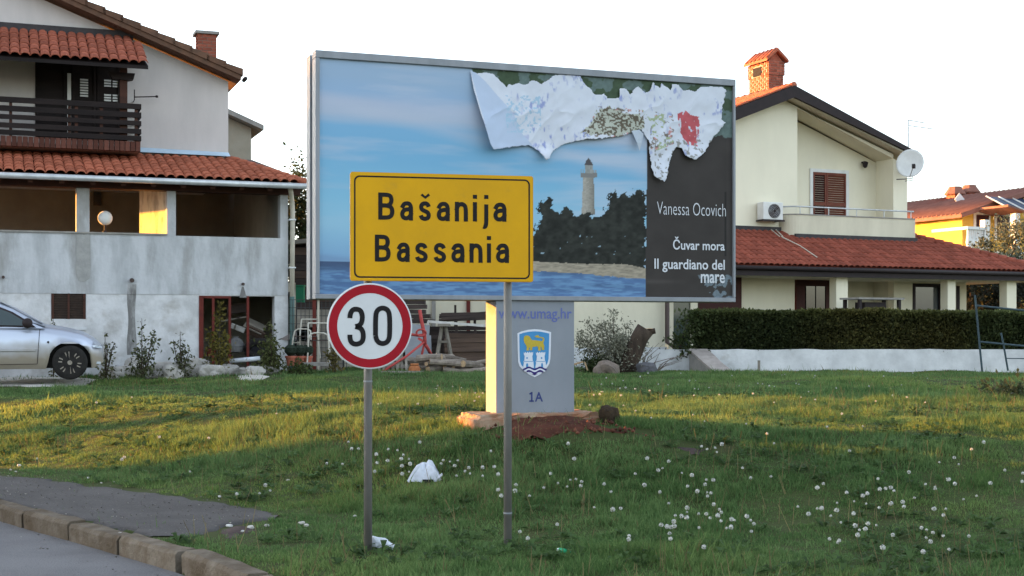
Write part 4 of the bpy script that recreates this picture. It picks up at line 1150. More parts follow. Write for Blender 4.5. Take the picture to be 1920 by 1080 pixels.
# lighthouse
def rect(x0, x1, y0, y1): return (PX > x0) & (PX < x1) & (PY > y0) & (PY < y1)
st_ = C8(158,148,143)*(.72+.55*fbm(PX*.35, PY*.5, 3, 8))[..., None]
st_ = st_*np.clip(1.12-.5*np.clip((PX-1098)/16, 0, 1), .5, 1.2)[..., None]
tower = inpoly(PX, PY, [(1093,332),(1113,332),(1115,402),(1090,402)])
col = np.where(tower[..., None], st_, col)
col = np.where(rect(1088, 1119, 324, 333)[..., None], C8(128,122,124), col)
col = np.where((rect(1089, 1118, 318, 324) & (np.mod(PX, 4) < 2.2))[..., None], C8(150,150,158), col)
col = np.where(rect(1096, 1111, 309, 325)[..., None], C8(150,148,150)*(.7+.5*vn(PX*.4, PY*.2, 3))[..., None], col)
col = np.where(inpoly(PX, PY, [(1095,310),(1112,310),(1107,301),(1103,296),(1099,301)])[..., None], C8(84,78,84), col)
# trees, shore
ol = [(990,440),(1005,432),(1012,398),(1014,380),(1022,372),(1032,374),(1037,392),(1046,400),(1055,386),(1066,388),(1074,400),(1088,404),(1100,396),(1112,404),(1126,404),(1137,396),(1140,372),(1150,358),(1158,372),(1166,366),(1178,362),(1190,355),(1203,360),(1213,368),(1213,510),(990,500)]
jx = 12*(fbm(PX*.1, PY*.1, 5, 20)-.5)*2 + 5*(fbm(PX*.45, PY*.45, 3, 120)-.5)*2; jy = 12*(fbm(PX*.1+50, PY*.1, 5, 22)-.5)*2
tr_ = inpoly(PX+jx, PY+jy, ol) & (PX > 880)
spots_ = (fbm(PX*.16, PY*.16, 3, 77) > .80)
tcol = C8(48,49,46)*(.25+1.4*fbm(PX*.10, PY*.13, 5, 25)**1.4)[..., None]
tcol = np.where((spots_ & (PY < 478) & (PY > 440))[..., None], C8(140,160,180), tcol)
col = np.where(tr_[..., None], tcol, col)
shore = inpoly(PX, PY+4*(fbm(PX*.1, PY*.05, 3, 31)-.5), [(880,502),(1000,490),(1060,493),(1130,496),(1170,494),(1213,504),(1213,523),(1150,519),(1080,512),(1000,508),(880,512)]) & (PX > 880)
col = np.where(shore[..., None], C8(158,142,128)*(.5+1.0*fbm(PX*.12, PY*.45, 4, 35))[..., None], col)
# dark right panel
bx = PX > 1213 - (PY-300)*.012
bk = C8(60,53,53)*(.8+.4*fbm(PX*.03, PY*.04, 4, 50))[..., None]
bk = bk*(1+.9*np.clip(1-np.abs(PY-528)/6, 0, 1)*np.clip((1290-PX)/40, 0, 1)*.5)[..., None]
sc2 = ((fbm(PX*.12, PY*.12, 4, 53) > .52) & ((PX-1376)+(560-PY)*.6 > -42) & (PY > 515))
bk = np.where(sc2[..., None], C8(112,122,136)*(.6+.6*fbm(PX*.3, PY*.3, 3, 54))[..., None], bk)
bk = np.where(((np.abs(PX-1360) < 1.6) & (PY > 360) & (PY < 480))[..., None], C8(40,36,37), bk)
bk = np.where((PX > 1362)[..., None], bk*1.12, bk)
col = np.where(bx[..., None], bk, col)
# older green poster left at the top edge
gmask = (PX > 884+(PY-126)*.25) & (PY < 190 + 14*fbm(PX*.06, PY*.06, 3, 63) + (PX > 1330)*60)
gcol = np.where((fbm(PX*.05, PY*.05, 3, 65) > .52)[..., None], C8(96,112,112), C8(66,82,62))*(.75+.5*fbm(PX*.2, PY*.2, 3, 66))[..., None]
col = np.where(gmask[..., None], gcol, col)
col = col*.88 + .12*col.mean(-1, keepdims=True)
col = np.clip(col*KPR*np.array([.97,1.04,.98]), 0, .85)
nx_, ny_ = len(gu_), len(gz_)
i_ = np.arange((ny_-1)*(nx_-1)); a_, b_ = i_//(nx_-1), i_ % (nx_-1)
pf = np.stack([a_*nx_+b_, a_*nx_+b_+1, (a_+1)*nx_+b_+1, (a_+1)*nx_+b_], 1)
wav = .004*(fbm(U_*2.2, Z_*2.2, 3, 70)-.5) + .003*np.sin(U_*4.1)
poster = big_mesh('poster', np.stack([U_, wav-.004, Z_], -1).reshape(-1, 3), pf, 4, col.reshape(-1, 3), print_mat, bb, smooth=True)
tag(poster, 'lighthouse and sea poster with a dark right panel')
# the torn sheet hanging off the top
TORN = [(880,132),(894,138),(909,136),(924,139),(936,151),(948,163),(952,157),(960,160),(968,155),(983,158),(1001,150),(1014,158),(1025,150),(1040,139),(1054,141),(1069,141),(1087,144),(1096,158),(1108,169),(1117,178),(1131,176),(1137,185),(1158,184),(1161,166),(1173,166),(1179,176),(1195,161),(1208,175),(1217,169),(1222,155),(1235,166),(1238,157),(1256,169),(1259,157),(1271,158),(1277,169),(1294,169),(1300,172),(1312,164),(1330,161),(1354,164),(1360,169),(1354,198),(1351,225),(1360,231),(1336,258),(1318,287),(1297,302),(1280,293),(1274,278),(1265,278),(1256,293),(1247,326),(1241,344),(1226,335),(1219,314),(1216,287),(1214,264),(1205,255),(1200,244),(1176,252),(1158,258),(1117,261),(1087,264),(1057,270),(1034,284),(1025,299),(1016,302),(1007,284),(989,274),(954,278),(918,284),(912,275),(897,222),(885,169)]
qx = np.linspace(872, 1366, 500); qy = np.linspace(126, 348, 226)
QX, QY = np.meshgrid(qx, qy)
hole1 = inpoly(QX+5*(fbm(QX*.2, QY*.2, 3, 80)-.5)*2, QY+5*(fbm(QX*.2+9, QY*.2, 3, 81)-.5)*2, [(1085,251),(1110,228),(1122,206),(1140,200),(1160,210),(1205,218),(1206,240),(1180,250),(1150,256),(1110,254)])
je = np.clip((QX-925)/40, .1, 1)
inside = inpoly(QX+2.6*je*(fbm(QX*.16, QY*.16, 3, 82)-.5)*2, QY+2.6*je*(fbm(QX*.16+7, QY*.16, 3, 83)-.5)*2, TORN)
UQ = np.vectorize(lambda a: BB.u(a))(QX)
ZQ = EYE - (QY-HZ)*(BB.C[1]+UQ*BB.d[1])/F
flap = inpoly(QX, QY, [(880,128),(912,280),(918,284),(1005,284),(975,250),(960,215),(930,180),(905,150)])
# out-of-plane curl: strong at the left flap and the hanging points
dl = np.clip((1005-QX)/120, 0, 1)*np.clip((QY-128)/150, 0, 1)
dist = .006 + .16*dl**1.3 + .07*np.exp(-((QX-1016)/16)**2-((QY-298)/16)**2) + .06*np.exp(-((QX-1240)/18)**2-((QY-335)/26)**2) + .05*np.exp(-((QX-1297)/24)**2-((QY-296)/16)**2)
dist = dist + .03*np.clip((QY-225)/40, 0, 1)*np.exp(-((QX-1110)/60)**2) + .008*fbm(QX*.03, QY*.03, 3, 88)
ridg = 1-np.abs(fbm(QX*.022+QY*.01, QY*.016, 3, 188)-.5)*4
dist = dist + .012*np.clip(ridg, 0, 1)**2*np.clip((QY-150)/60, 0, 1) + .007*(fbm(QX*.05, QY*.04, 2, 189))*np.clip((QY-140)/60, 0, 1)
wcol = C8(212,217,228)*(.9+.2*fbm(QX*.05, QY*.05, 4, 84))[..., None]
wcol = np.where(flap[..., None], C8(186,200,222)+0*wcol, wcol)
bf = np.clip((fbm(QX*.16, QY*.07, 5, 85)-.60)*9, 0, 1)*np.clip((fbm(QX*.03, QY*.04, 2, 185)-.42)*6, 0, 1)*(~flap)
wcol = wcol*(1-.75*bf[..., None]) + C8(122,136,196)*.75*bf[..., None]
lb = (fbm(QX*.25, QY*.25, 3, 86) > .58) & (QX > 945) & (QX < 1012) & (QY > 180) & (QY < 250)
wcol = np.where(lb[..., None], C8(170,198,220), wcol)
mott = (fbm(QX*.13, QY*.13, 4, 90) > .5) & inpoly(QX, QY, [(1120,200),(1190,205),(1260,215),(1262,270),(1225,285),(1200,262),(1090,258)])
mc = np.where((vn(QX*.08, QY*.08, 91) > .55)[..., None], C8(166,178,146), np.where((vn(QX*.11, QY*.11, 92) > .6)[..., None], C8(200,146,144), C8(128,118,110)))
wcol = np.where((mott & (fbm(QX*.25, QY*.25, 3, 93) > .46))[..., None], mc, wcol)
wcol = np.where(hole1[..., None], np.where((fbm(QX*.3, QY*.3, 3, 94) > .52)[..., None], C8(104,96,84), C8(182,186,174)), wcol)
redp = inpoly(QX+4*(fbm(QX*.2, QY*.2, 3, 95)-.5), QY, [(1268,214),(1282,208),(1292,216),(1310,220),(1308,250),(1304,276),(1288,272),(1278,258),(1270,235)]) & (fbm(QX*.22, QY*.10, 4, 195) > .36)
wcol = np.where(redp[..., None], C8(186,92,98)*(.8+.4*fbm(QX*.1, QY*.1, 3, 96))[..., None], wcol)
edge = (fbm(QX*.2, QY*.2, 3, 97) > .62) & (QY > 262) & (QX > 1225)
wcol = np.where(edge[..., None], C8(150,150,148), wcol)
wcol = np.clip(wcol*.86, 0, .85)
nq = len(qx); cin = inside[:-1,:-1] & inside[1:,1:] & inside[:-1,1:] & inside[1:,:-1]
rr_, cc_ = np.nonzero(cin)
tf = np.stack([rr_*nq+cc_, rr_*nq+cc_+1, (rr_+1)*nq+cc_+1, (rr_+1)*nq+cc_], 1)
V_ = np.stack([UQ, -.008-dist, ZQ], -1).reshape(-1, 3)
us_ = np.unique(tf); mp_ = np.full(len(V_), -1); mp_[us_] = np.arange(len(us_))
torn = big_mesh('torn_paper', V_[us_], mp_[tf], 4, wcol.reshape(-1, 3)[us_], paper_mat, bb, smooth=True)
sm = torn.modifiers.new('thickness', 'SOLIDIFY'); sm.thickness = .002; sm.offset = -1
tag(torn, 'torn white paper sheet curling off the poster')
# little hanging strip
m = MB()
sa = [(1182,246),(1196,244),(1203,252),(1199,270),(1194,284),(1188,268)]
pts3 = [BB.loc(x, y) for x, y in sa]
m.add([(u, -.03-.05*k/5, z) for k, (u, z) in enumerate(pts3)], [(0,1,2,3,4,5)])
m.build('paper_strip', M('paper_shade', (.42,.47,.53), (.36,.41,.47), scale=6, rough=.8), bb)

def ribbon(mb, pts, w, v):
    n = len(pts); vs = []
    for i, (x, z) in enumerate(pts):
        a = pts[max(i-1, 0)]; b = pts[min(i+1, n-1)]
        dx, dz = b[0]-a[0], b[1]-a[1]; l = math.hypot(dx, dz) or 1
        vs += [(x-dz/l*w/2, v, z+dx/l*w/2), (x+dz/l*w/2, v, z-dx/l*w/2)]
    return mb.add(vs, [(2*i, 2*i+1, 2*i+3, 2*i+2) for i in range(n-1)])
def text_obj(txt, name, fac, box, v, mat, parent, bold=0.0, th=.002, sx=None):
    """lettering laid on a front: box = (px0, py_top, px1, py_bottom) of its ink in the picture"""
    cu = bpy.data.curves.new(name, 'FONT'); cu.body = txt; cu.size = 1; cu.offset = bold; cu.extrude = 0; cu.resolution_u = 3
    to = bpy.data.objects.new(name, cu); COL.objects.link(to)
    bpy.context.view_layer.update()
    me = bpy.data.meshes.new_from_object(to.evaluated_get(bpy.context.evaluated_depsgraph_get()))
    bpy.data.objects.remove(to); bpy.data.curves.remove(cu)
    co = np.empty(len(me.vertices)*3, np.float32); me.vertices.foreach_get('co', co); co = co.reshape(-1, 3)
    x0, y0 = co[:, :2].min(0); x1, y1 = co[:, :2].max(0)
    ua, za = fac.loc(box[0], box[1], v); ub, zb_ = fac.loc(box[2], box[3], v)
    zt_ = (fac.z(box[0], box[1], v)+fac.z(box[2], box[1], v))/2; zb_ = (fac.z(box[0], box[3], v)+fac.z(box[2], box[3], v))/2
    out = np.stack([ua+(co[:, 0]-x0)/(x1-x0)*(ub-ua), np.full(len(co), v), zb_+(co[:, 1]-y0)/(y1-y0)*(zt_-zb_)], 1).astype(np.float32)
    me.vertices.foreach_set('co', out.ravel()); me.materials.clear(); me.name = name
    return link_mesh(name, me, mat, parent)
ink_white = M('ink_white', (.58,.60,.64), None, rough=.5)
ink_blue = M('ink_blue', (.10,.13,.36), (.14,.17,.36), scale=30, rough=.6)
ink_navy = M('ink_navy', (.04,.055,.17), None, rough=.6)
text_obj('Vanessa Ocovich', 'lettering', BB, (1232, 380, 1361, 404), -.012, ink_white, bb, -.012)
text_obj('Čuvar mora', 'lettering', BB, (1262, 445, 1359, 469), -.012, ink_white, bb, .015)
text_obj('Il guardiano del', 'lettering', BB, (1227, 486, 1359, 511), -.012, ink_white, bb, .015)
text_obj('mare', 'lettering', BB, (1314, 514, 1359, 531), -.012, ink_white, bb, .015)
# pedestal and plinth
pu0, pu1 = BB.u(930, 0), BB.u(1077, 0)
zp0 = BB.z(1000, 773, 0)
MB().box(pu0, pu1, .0, .33, zp0-.1, ZB-.001).build('pedestal', panel_grey, bb, bevel=.008)
vpl = -.30
a0, a1 = BB.u(868, vpl+.45), BB.u(1126, vpl+.1)
zpl1, zpl0 = BB.z(1000, 775, -.1), BB.z(1000, 800, vpl)
vs = []; fs = []; nn_ = 40; prof_n = 6
plin = bmesh.new(); bmesh.ops.create_cube(plin, size=1)
bmesh.ops.scale(plin, vec=(a1-a0, .72, zpl1-zpl0+.35), verts=plin.verts)
bmesh.ops.bevel(plin, geom=plin.edges[:], offset=.05, segments=3, affect='EDGES')
bmesh.ops.subdivide_edges(plin, edges=[e for e in plin.edges if e.calc_length() > .4], cuts=14, use_grid_fill=True)
for v_ in plin.verts:
    v_.co += Vector((random.uniform(-.012,.012), random.uniform(-.02,.02), random.uniform(-.012,.012)))
me = bpy.data.meshes.new('plinth'); plin.to_mesh(me); plin.free()
plinth_mat = M('plinth_mat', (.34,.27,.20), (.27,.13,.075), scale=3.2, rough=.95, bump=.6, bscale=20, lo=.4, hi=.6, col3=(.12,.11,.10), s3=5, lo3=.58, hi3=.75)
o = link_mesh('plinth', me, plinth_mat, bb); o.location = ((a0+a1)/2, vpl+.36, (zpl1+zpl0-.35)/2)
text_obj('www.umag.hr', 'lettering', BB, (935, 577, 1072, 604), -.004, ink_blue, bb, .01)
text_obj('A', 'lettering', BB, (1003, 735, 1018, 753), -.004, ink_navy, bb, .015)
m = MB(); q = [[BB.loc(x, y, -.004) for x, y in st] for st in (((993,739),(997.5,736)), ((997.2,735),(997.2,753)), ((992.5,752),(1001,752)))]
for st in q: ribbon(m, st, .016, -.004)
m.build('lettering', ink_navy, bb)
# crest: crop px -> photo px
def cp(x, y): return (950 + x/7.2, 570 + y/7.2)
def flat(name, pts, v, mat, parent):
    m_ = MB(); q = [BB.loc(*cp(x, y), v) for x, y in pts]
    m_.add([(u, v, z) for u, z in q], [tuple(range(len(q)))])
    return m_.build(name, mat, parent)
crest = flat('crest', [(145,395),(200,370),(290,348),(375,340),(460,346),(550,365),(600,380),(597,560),(590,740),(575,810),(530,880),(460,945),(378,988),(300,950),(225,895),(175,840),(155,780),(148,600)], -.004, M('crest_white', (.62,.65,.72), None, rough=.4), bb)
flat('crest_field', [(172,408),(230,388),(300,374),(375,368),(450,372),(520,385),(575,398),(572,560),(566,740),(550,800),(510,858),(450,915),(378,958),(310,922),(245,872),(200,825),(180,770),(174,600)], -.0065, M('crest_blue', (.06,.24,.48), None, rough=.4), crest)
lion_m = M('crest_gold', (.50,.38,.045), (.44,.33,.05), scale=60, rough=.5)
flat('lion', [(232,450),(245,430),(275,422),(305,432),(325,460),(340,485),(400,490),(450,498),(480,500),(490,470),(455,455),(420,455),(395,450),(375,435),(400,425),(425,418),(440,440),(500,452),(510,475),(505,500),(495,525),(510,570),(505,605),(510,622),(475,622),(470,590),(455,575),(460,610),(462,628),(428,630),(425,600),(415,570),(390,575),(350,580),(345,600),(345,625),(305,625),(318,600),(312,580),(303,600),(300,628),(265,628),(272,590),(262,555),(240,525),(230,490)], -.009, lion_m, crest)
for dx in (0, 165):
    flat('tower', [(228+dx,650),(240+dx,665),(252+dx,645),(268+dx,665),(282+dx,643),(296+dx,663),(312+dx,643),(326+dx,662),(340+dx,645),(350+dx,660),(360+dx,642),(352+dx,690),(346+dx,700),(352+dx,765),(360+dx,772),(362+dx,795),(368+dx,862),(222+dx,862),(232+dx,795),(226+dx,772),(238+dx,765),(244+dx,700),(234+dx,688)], -.009, MATS['crest_white'], crest)
    flat('tower_window', [(266+dx,718),(284+dx,718),(284+dx,740),(266+dx,740)] if dx == 0 else [(296+dx,718),(316+dx,718),(316+dx,740),(296+dx,740)], -.0105, MATS['crest_blue'], crest)
    flat('tower_door', [(262+dx,860),(264+dx,810),(276+dx,796),(290+dx,810),(292+dx,860)] if dx == 0 else [(300+dx,860),(302+dx,806),(312+dx,794),(324+dx,806),(328+dx,860)], -.0105, MATS['crest_blue'], crest)
    flat('tower_band', [(232+dx,772),(358+dx,772),(358+dx,779),(232+dx,779)], -.0105, MATS['crest_blue'], crest)
wave_m = M('crest_navy', (.035,.02,.14), None, rough=.5)
def wave(y, x0, x1, h, mat, v):
    n = 26; up = []; dn = []
    for i in range(n+1):
        x = x0+(x1-x0)*i/n; c = y + 14*math.cos((x-225)/152*2*math.pi)
        up.append((x, c)); dn.append((x, c+h))
    flat('wave', up+dn[::-1], v, mat, crest)
wave(858, 222, 540, 24, wave_m, -.0115); wave(882, 240, 520, 22, MATS['crest_white'], -.0105); wave(905, 270, 490, 24, wave_m, -.0115); wave(929, 312, 440, 16, MATS['crest_white'], -.0105)
flat('wave', [(340,945),(378,935),(420,942),(378,962)], -.0115, wave_m, crest)

# dark clod beside the plinth
def rock(name, label, cat, loc, size, mat, seed, group=None, parent=None, sub=3, jag=.28):
    rg_ = random.Random(seed)
    bm = bmesh.new(); bmesh.ops.create_icosphere(bm, subdivisions=sub, radius=1)
    off = np.array([rg_.uniform(0, 50) for _ in range(3)])
    for v in bm.verts:
        c = v.co
        k = 1 + jag*2*(float(fbm(np.array([c.x*1.3+off[0]+c.z]), np.array([c.y*1.3+off[1]-c.z*.7]), 3, seed)[0])-.5)
        q = 1.0/max(abs(c.x), abs(c.y), abs(c.z)); q = 1+(q-1)*.45
        v.co = Vector((c.x*k*q*size[0], c.y*k*q*size[1], c.z*k*q*size[2]))
    me = bpy.data.meshes.new(name); bm.to_mesh(me); bm.free()
    o = link_mesh(name, me, mat, parent); o.location = loc; o.rotation_euler = (rg_.uniform(-.2,.2), rg_.uniform(-.2,.2), rg_.uniform(0, 6))
    if parent is None: tag(o, label, cat, group)
    return o
p = at(1135, 782, 14.9)
rock('earth_clod', 'dark brown clod of earth at the right end of the plinth', 'earth clod', (p.x+.02, p.y-.25, p.z+.03), (.10,.10,.10), M('clod', (.03,.022,.016), (.05,.035,.022), scale=20, rough=1, bump=1, bscale=30), 5, sub=4)

# ================================================================ town sign and speed limit sign
SG = Fac((-1.169, 10.0), 12.8)
ts = thing('town_sign', 'yellow two-line place name sign on two grey steel poles', 'road sign', (SG.C[0], SG.C[1], 0), SG.th)
sw = SG.u(998); s_t, s_b = 2.744, 1.959
def rrect(u0, u1, z0, z1, r, n=6):
    pts = []
    for cx, cz, a in ((u1-r, z1-r, 0), (u0+r, z1-r, 90), (u0+r, z0+r, 180), (u1-r, z0+r, 270)):
        for k in range(n+1):
            t = R(a+90*k/n); pts.append((cx+r*math.cos(t), cz+r*math.sin(t)))
    return pts
MB().prism(rrect(0, sw, s_b, s_t, .018), -.03, 0).build('panel', sign_edge, ts)
MB().prism(rrect(.006, sw-.006, s_b+.006, s_t-.006, .016), -.033, -.0301).build('sheet', sign_yellow, ts)
def ring(mb, a, b, v):
    n = len(a); mb.add([(x, v, z) for x, z in a]+[(x, v, z) for x, z in b], [(i, (i+1) % n, n+(i+1) % n, n+i) for i in range(n)]); return mb
ring(MB(), rrect(.026, sw-.026, s_b+.022, s_t-.026, .04), rrect(.037, sw-.037, s_b+.033, s_t-.037, .032), -.0345).build('border', sign_black, ts)
GL = {
 'a': [[(1,0),(1,.68),(.95,.86),(.78,.98),(.5,1),(.22,.95),(.06,.78)], [(1,.6),(.7,.60),(.4,.58),(.13,.5),(0,.29),(.1,.08),(.36,0),(.66,.02),(.9,.15),(1,.28)]],
 's': [[(.97,.78),(.87,.93),(.62,1),(.38,1),(.12,.93),(.03,.76),(.12,.60),(.38,.53),(.64,.47),(.9,.39),(1,.23),(.9,.06),(.62,0),(.36,0),(.1,.07),(0,.22)]],
 'n': [[(0,0),(0,1)], [(0,.70),(.12,.9),(.4,1),(.7,.98),(.93,.85),(1,.62),(1,0)]],
 'i': [[(.5,0),(.5,1)]],
 'j': [[(.85,1),(.85,.24),(.75,.07),(.45,0),(.0,.02)]],
 'B': [[(0,0),(0,1)], [(0,1),(.55,1),(.82,.96),(.93,.78),(.84,.6),(.6,.53)], [(0,.53),(.6,.53),(.9,.46),(1,.27),(.9,.07),(.6,0),(0,0)]],
 '3': [[(0,.74),(.02,.86),(.2,.985),(.5,1),(.8,.96),(.93,.8),(.88,.62),(.7,.53),(.40,.50)], [(.40,.50),(.75,.47),(.95,.37),(1,.2),(.9,.06),(.6,0),(.3,0),(.08,.06),(0,.17),(0,.27)]],
 '0': [[(0,.22),(.1,.07),(.35,0),(.65,0),(.9,.07),(1,.22),(1,.78),(.9,.93),(.65,1),(.35,1),(.1,.93),(0,.78),(0,.22)]],
}
def smooth_line(p, it=2):
    for _ in range(it):
        q = [p[0]]
        for a, b in zip(p[:-1], p[1:]):
            q += [(a[0]*.75+b[0]*.25, a[1]*.75+b[1]*.25), (a[0]*.25+b[0]*.75, a[1]*.25+b[1]*.75)]
        p = q+[p[-1]]
    return p
def glyph(mb, ch, fac, x0, x1, yt, yb, w, v):
    """x0..x1, yt..yb: the letter's ink box in photo pixels"""
    ua, ub = fac.u(x0, v)+w/2, fac.u(x1, v)-w/2
    zt_, zb_ = fac.z((x0+x1)/2, yt, v)-w/2, fac.z((x0+x1)/2, yb, v)+w/2
    for k, st in enumerate(GL[ch]):
        q = smooth_line(st) if len(st) > 2 else list(st)
        pts = [(ua+(ub-ua)*x, zb_+(zt_-zb_)*y) for x, y in q]
        if len(st) == 2 or (ch in 'anB' and True):          # square stroke ends at foot and head
            a, b = pts[0], pts[1]; l = math.hypot(a[0]-b[0], a[1]-b[1]) or 1
            pts[0] = (a[0]+(a[0]-b[0])/l*w/2, a[1]+(a[1]-b[1])/l*w/2)
            a, b = pts[-1], pts[-2]; l = math.hypot(a[0]-b[0], a[1]-b[1]) or 1
            if ch != 'B' or len(st) == 2: pts[-1] = (a[0]+(a[0]-b[0])/l*w/2*(.8 if ch == 'a' else 1), a[1]+(a[1]-b[1])/l*w/2*(.8 if ch == 'a' else 1))
        ribbon(mb, pts, w, v-.0004*k)
def sx(x): return 590 + x/2.7
def sy_(y): return 300 + y/2.7
L1 = [('B',322,405,165,302),('a',432,498,208,306),('s',527,589,209,308),('a',617,684,211,309),('n',710,776,212,311),('i',801,822,213,311),('j',843,882,214,350),('a',904,971,215,312)]
L2 = [('B',305,386,378,514),('a',415,481,417,516),('s',508,573,419,518),('s',602,666,420,519),('a',691,758,421,519),('n',784,850,422,520),('i',872,893,422,520),('a',917,984,422,521)]
for row in (L1, L2):
    for ch, x0, x1, yt, yb in row:
        m = MB(); glyph(m, ch, SG, sx(x0), sx(x1), sy_(yt), sy_(yb), .0305, -.0350)
        if ch in 'ij':
            cx = (x0+x1)/2 if ch == 'i' else x1-13
            a, zt_ = SG.loc(sx(cx), sy_(yt-37), -.035); zb_ = SG.z(sx(cx), sy_(yt-17), -.035)
            m.add([(a-.0155,-.035,zb_),(a+.0155,-.035,zb_),(a+.0155,-.035,zt_),(a-.0155,-.035,zt_)], [(0,1,2,3)])
        if ch == 's' and row is L1:
            pts = [SG.loc(sx(x), sy_(y), -.035) for x, y in ((541,174),(560,190),(580,174))]
            ribbon(m, pts, .019, -.035)
        m.build('letter', sign_black, ts)
for px, yb in ((690, 1042), (952, 1026)):
    v_ = .045; u_ = SG.u(px, v_)
    base_w = SG.w(u_, v_, 0)
    pole = MB().tube([(u_, v_, H(base_w.x, base_w.y)-.4), (u_, v_, s_t-.04)], .0305, 16).build('pole', pole_steel, ts, smooth=True)
    for zz in (2.55, 2.12): MB().box(u_-.045, u_+.045, .002, .085, zz, zz+.03).build('clamp', steel_grey, pole)
    zj = 1.6-(717-620)*10/2600 if px == 690 else .24
    MB().tube([(u_, v_, zj), (u_, v_, zj+.012)], .0325, 16).build('collar', steel_grey, pole)
# speed limit sign
p = at(693, 611.5, 9.93)
sl_ = thing('speed_limit_sign', 'round white speed limit sign with red ring reading 30', 'road sign', (p.x, p.y, p.z), R(16))
rd = .3075
MB().lathe([(rd-.004,.0),(rd,-.004),(rd,-.016),(rd-.006,-.02)], 64, (0,0,0), 'Y').build('disc', sign_white, sl_)
def annulus(r0, r1, v, n=72):
    a = [(r0*math.cos(2*math.pi*k/n), r0*math.sin(2*math.pi*k/n)) for k in range(n)]; b = [(r1*math.cos(2*math.pi*k/n), r1*math.sin(2*math.pi*k/n)) for k in range(n)]
    return ring(MB(), a, b, v)
annulus(.236, rd-.011, -.0215).build('red_ring', sign_red, sl_)
SF = Fac((p.x, p.y), 16)
for ch, x0, x1, yt, yb in (('3',535,702,215,575),('0',766,938,206,570)):
    m = MB(); f_ = Fac((p.x, p.y), 16)
    w_ = .0355; v_ = -.0225
    ua, ub = f_.u(540+x0/4.8, v_)+w_/2, f_.u(540+x1/4.8, v_)-w_/2
    zt_, zb_ = f_.z(690, 530+yt/4.8, v_)-p.z-w_/2, f_.z(690, 530+yb/4.8, v_)-p.z+w_/2
    for st in GL[ch]:
        q = smooth_line(st, 3); ribbon(m, [(ua+(ub-ua)*x, zb_+(zt_-zb_)*y) for x, y in q], w_, v_)
    m.build('digit', sign_black, sl_)
MB().box(-.05, .05, 0, .07, .1, .13).box(-.05, .05, 0, .07, -.13, -.1).build('bracket', steel_grey, sl_)

# ================================================================ silver car
car_y = 25.1
cw = at(132, 678, car_y)
car = thing('hatchback_car', 'dusty silver hatchback parked nose right below the left house', 'car', (cw.x, cw.y, cw.z-.30), R(17))
car_paint = M('car_paint', (.38,.41,.46), None, rough=.32, metal=.55, spec=.5)
nt = car_paint.node_tree; N_ = nt.nodes; L_ = nt.links
tc = N_.new('ShaderNodeTexCoord'); sp_ = N_.new('ShaderNodeSeparateXYZ'); L_.new(tc.outputs['Object'], sp_.inputs[0])
nz = N_.new('ShaderNodeTexNoise'); nz.inputs['Scale'].default_value = 3; L_.new(tc.outputs['Object'], nz.inputs[0])
ma = N_.new('ShaderNodeMath'); ma.operation = 'MULTIPLY_ADD'; ma.inputs[1].default_value = .35; L_.new(nz.outputs[0], ma.inputs[0]); L_.new(sp_.outputs[2], ma.inputs[2])
mr = N_.new('ShaderNodeMapRange'); mr.inputs[1].default_value = .86; mr.inputs[2].default_value = .55; L_.new(ma.outputs[0], mr.inputs[0])
mx = N_.new('ShaderNodeMix'); mx.data_type = 'RGBA'; mx.inputs[6].default_value = (.46,.50,.58,1); mx.inputs[7].default_value = (.34,.30,.24,1); L_.new(mr.outputs[0], mx.inputs[0])
L_.new(mx.outputs[2], N_['Principled BSDF'].inputs['Base Color'])
m2 = N_.new('ShaderNodeMapRange'); m2.inputs[3].default_value = .3; m2.inputs[4].default_value = .8; L_.new(mr.outputs[0], m2.inputs[0]); L_.new(m2.outputs[0], N_['Principled BSDF'].inputs['Roughness'])
rubber = M('rubber', (.018,.017,.017), (.03,.028,.026), scale=9, rough=.9)
alloy = M('alloy', (.32,.29,.25), (.22,.19,.16), scale=20, rough=.5, metal=.4)
car_glass = M('car_glass', (.03,.05,.05), None, rough=.04, spec=1.0, metal=.25)
lamp_glass = M('lamp_glass', (.55,.60,.66), None, rough=.1, spec=.8)
xs_ = np.concatenate([np.arange(-3.06, .36, .035), np.linspace(.365, .57, 9)])
def ip(x, a, b): return float(np.interp(x, a, b))
def cs(x):
    w = ip(x, [-3.06,-2.95,-2.7,-2.2,-.5,.1,.36,.46,.53,.57], [.55,.70,.79,.82,.825,.815,.76,.68,.56,.38])
    zl = ip(x, [-3.06,-2.8,-2.0,-.4,.4,.57], [.36,.24,.19,.19,.2,.30])
    zbelt = ip(x, [-3.06,-2.9,-2.0,-.9,-.45,-.1,.22,.40,.52,.57], [.85,.98,.97,.92,.89,.84,.77,.68,.58,.50])
    ztop = ip(x, [-3.06,-2.9,-2.0,-.9,-.45,-.1,.22,.40,.52,.57], [.88,1.0,1.0,.99,.97,.92,.84,.735,.62,.52])
    arch = 0
    for c in (0, -2.44):
        if abs(x-c) < .365: arch = max(arch, math.sqrt(.365**2-(x-c)**2)+.30)
    zs = [zl, zl+.08, .45, .60, zbelt-.09, zbelt-.02, (zbelt+ztop)/2+.005, ztop, ztop+.012]
    ws = [w*.94, w*.99, w, w*.995, w*.975, w*.93, w*.72, w*.45, 0]
    out = []
    for z, y in zip(zs, ws):
        out.append((y, max(z, min(arch, zbelt-.1)) if arch and z < arch else z))
    return out
vs = []; fs = []; np_ = 9
for x in xs_:
    c = cs(x)
    for y, z in c: vs.append((x, -y, z))
    for y, z in c: vs.append((x, y, z))
st = 2*np_
for i in range(len(xs_)-1):
    for k in range(np_-1):
        fs.append((i*st+k, i*st+k+1, (i+1)*st+k+1, (i+1)*st+k))
        fs.append((i*st+np_+k, (i+1)*st+np_+k, (i+1)*st+np_+k+1, i*st+np_+k+1))
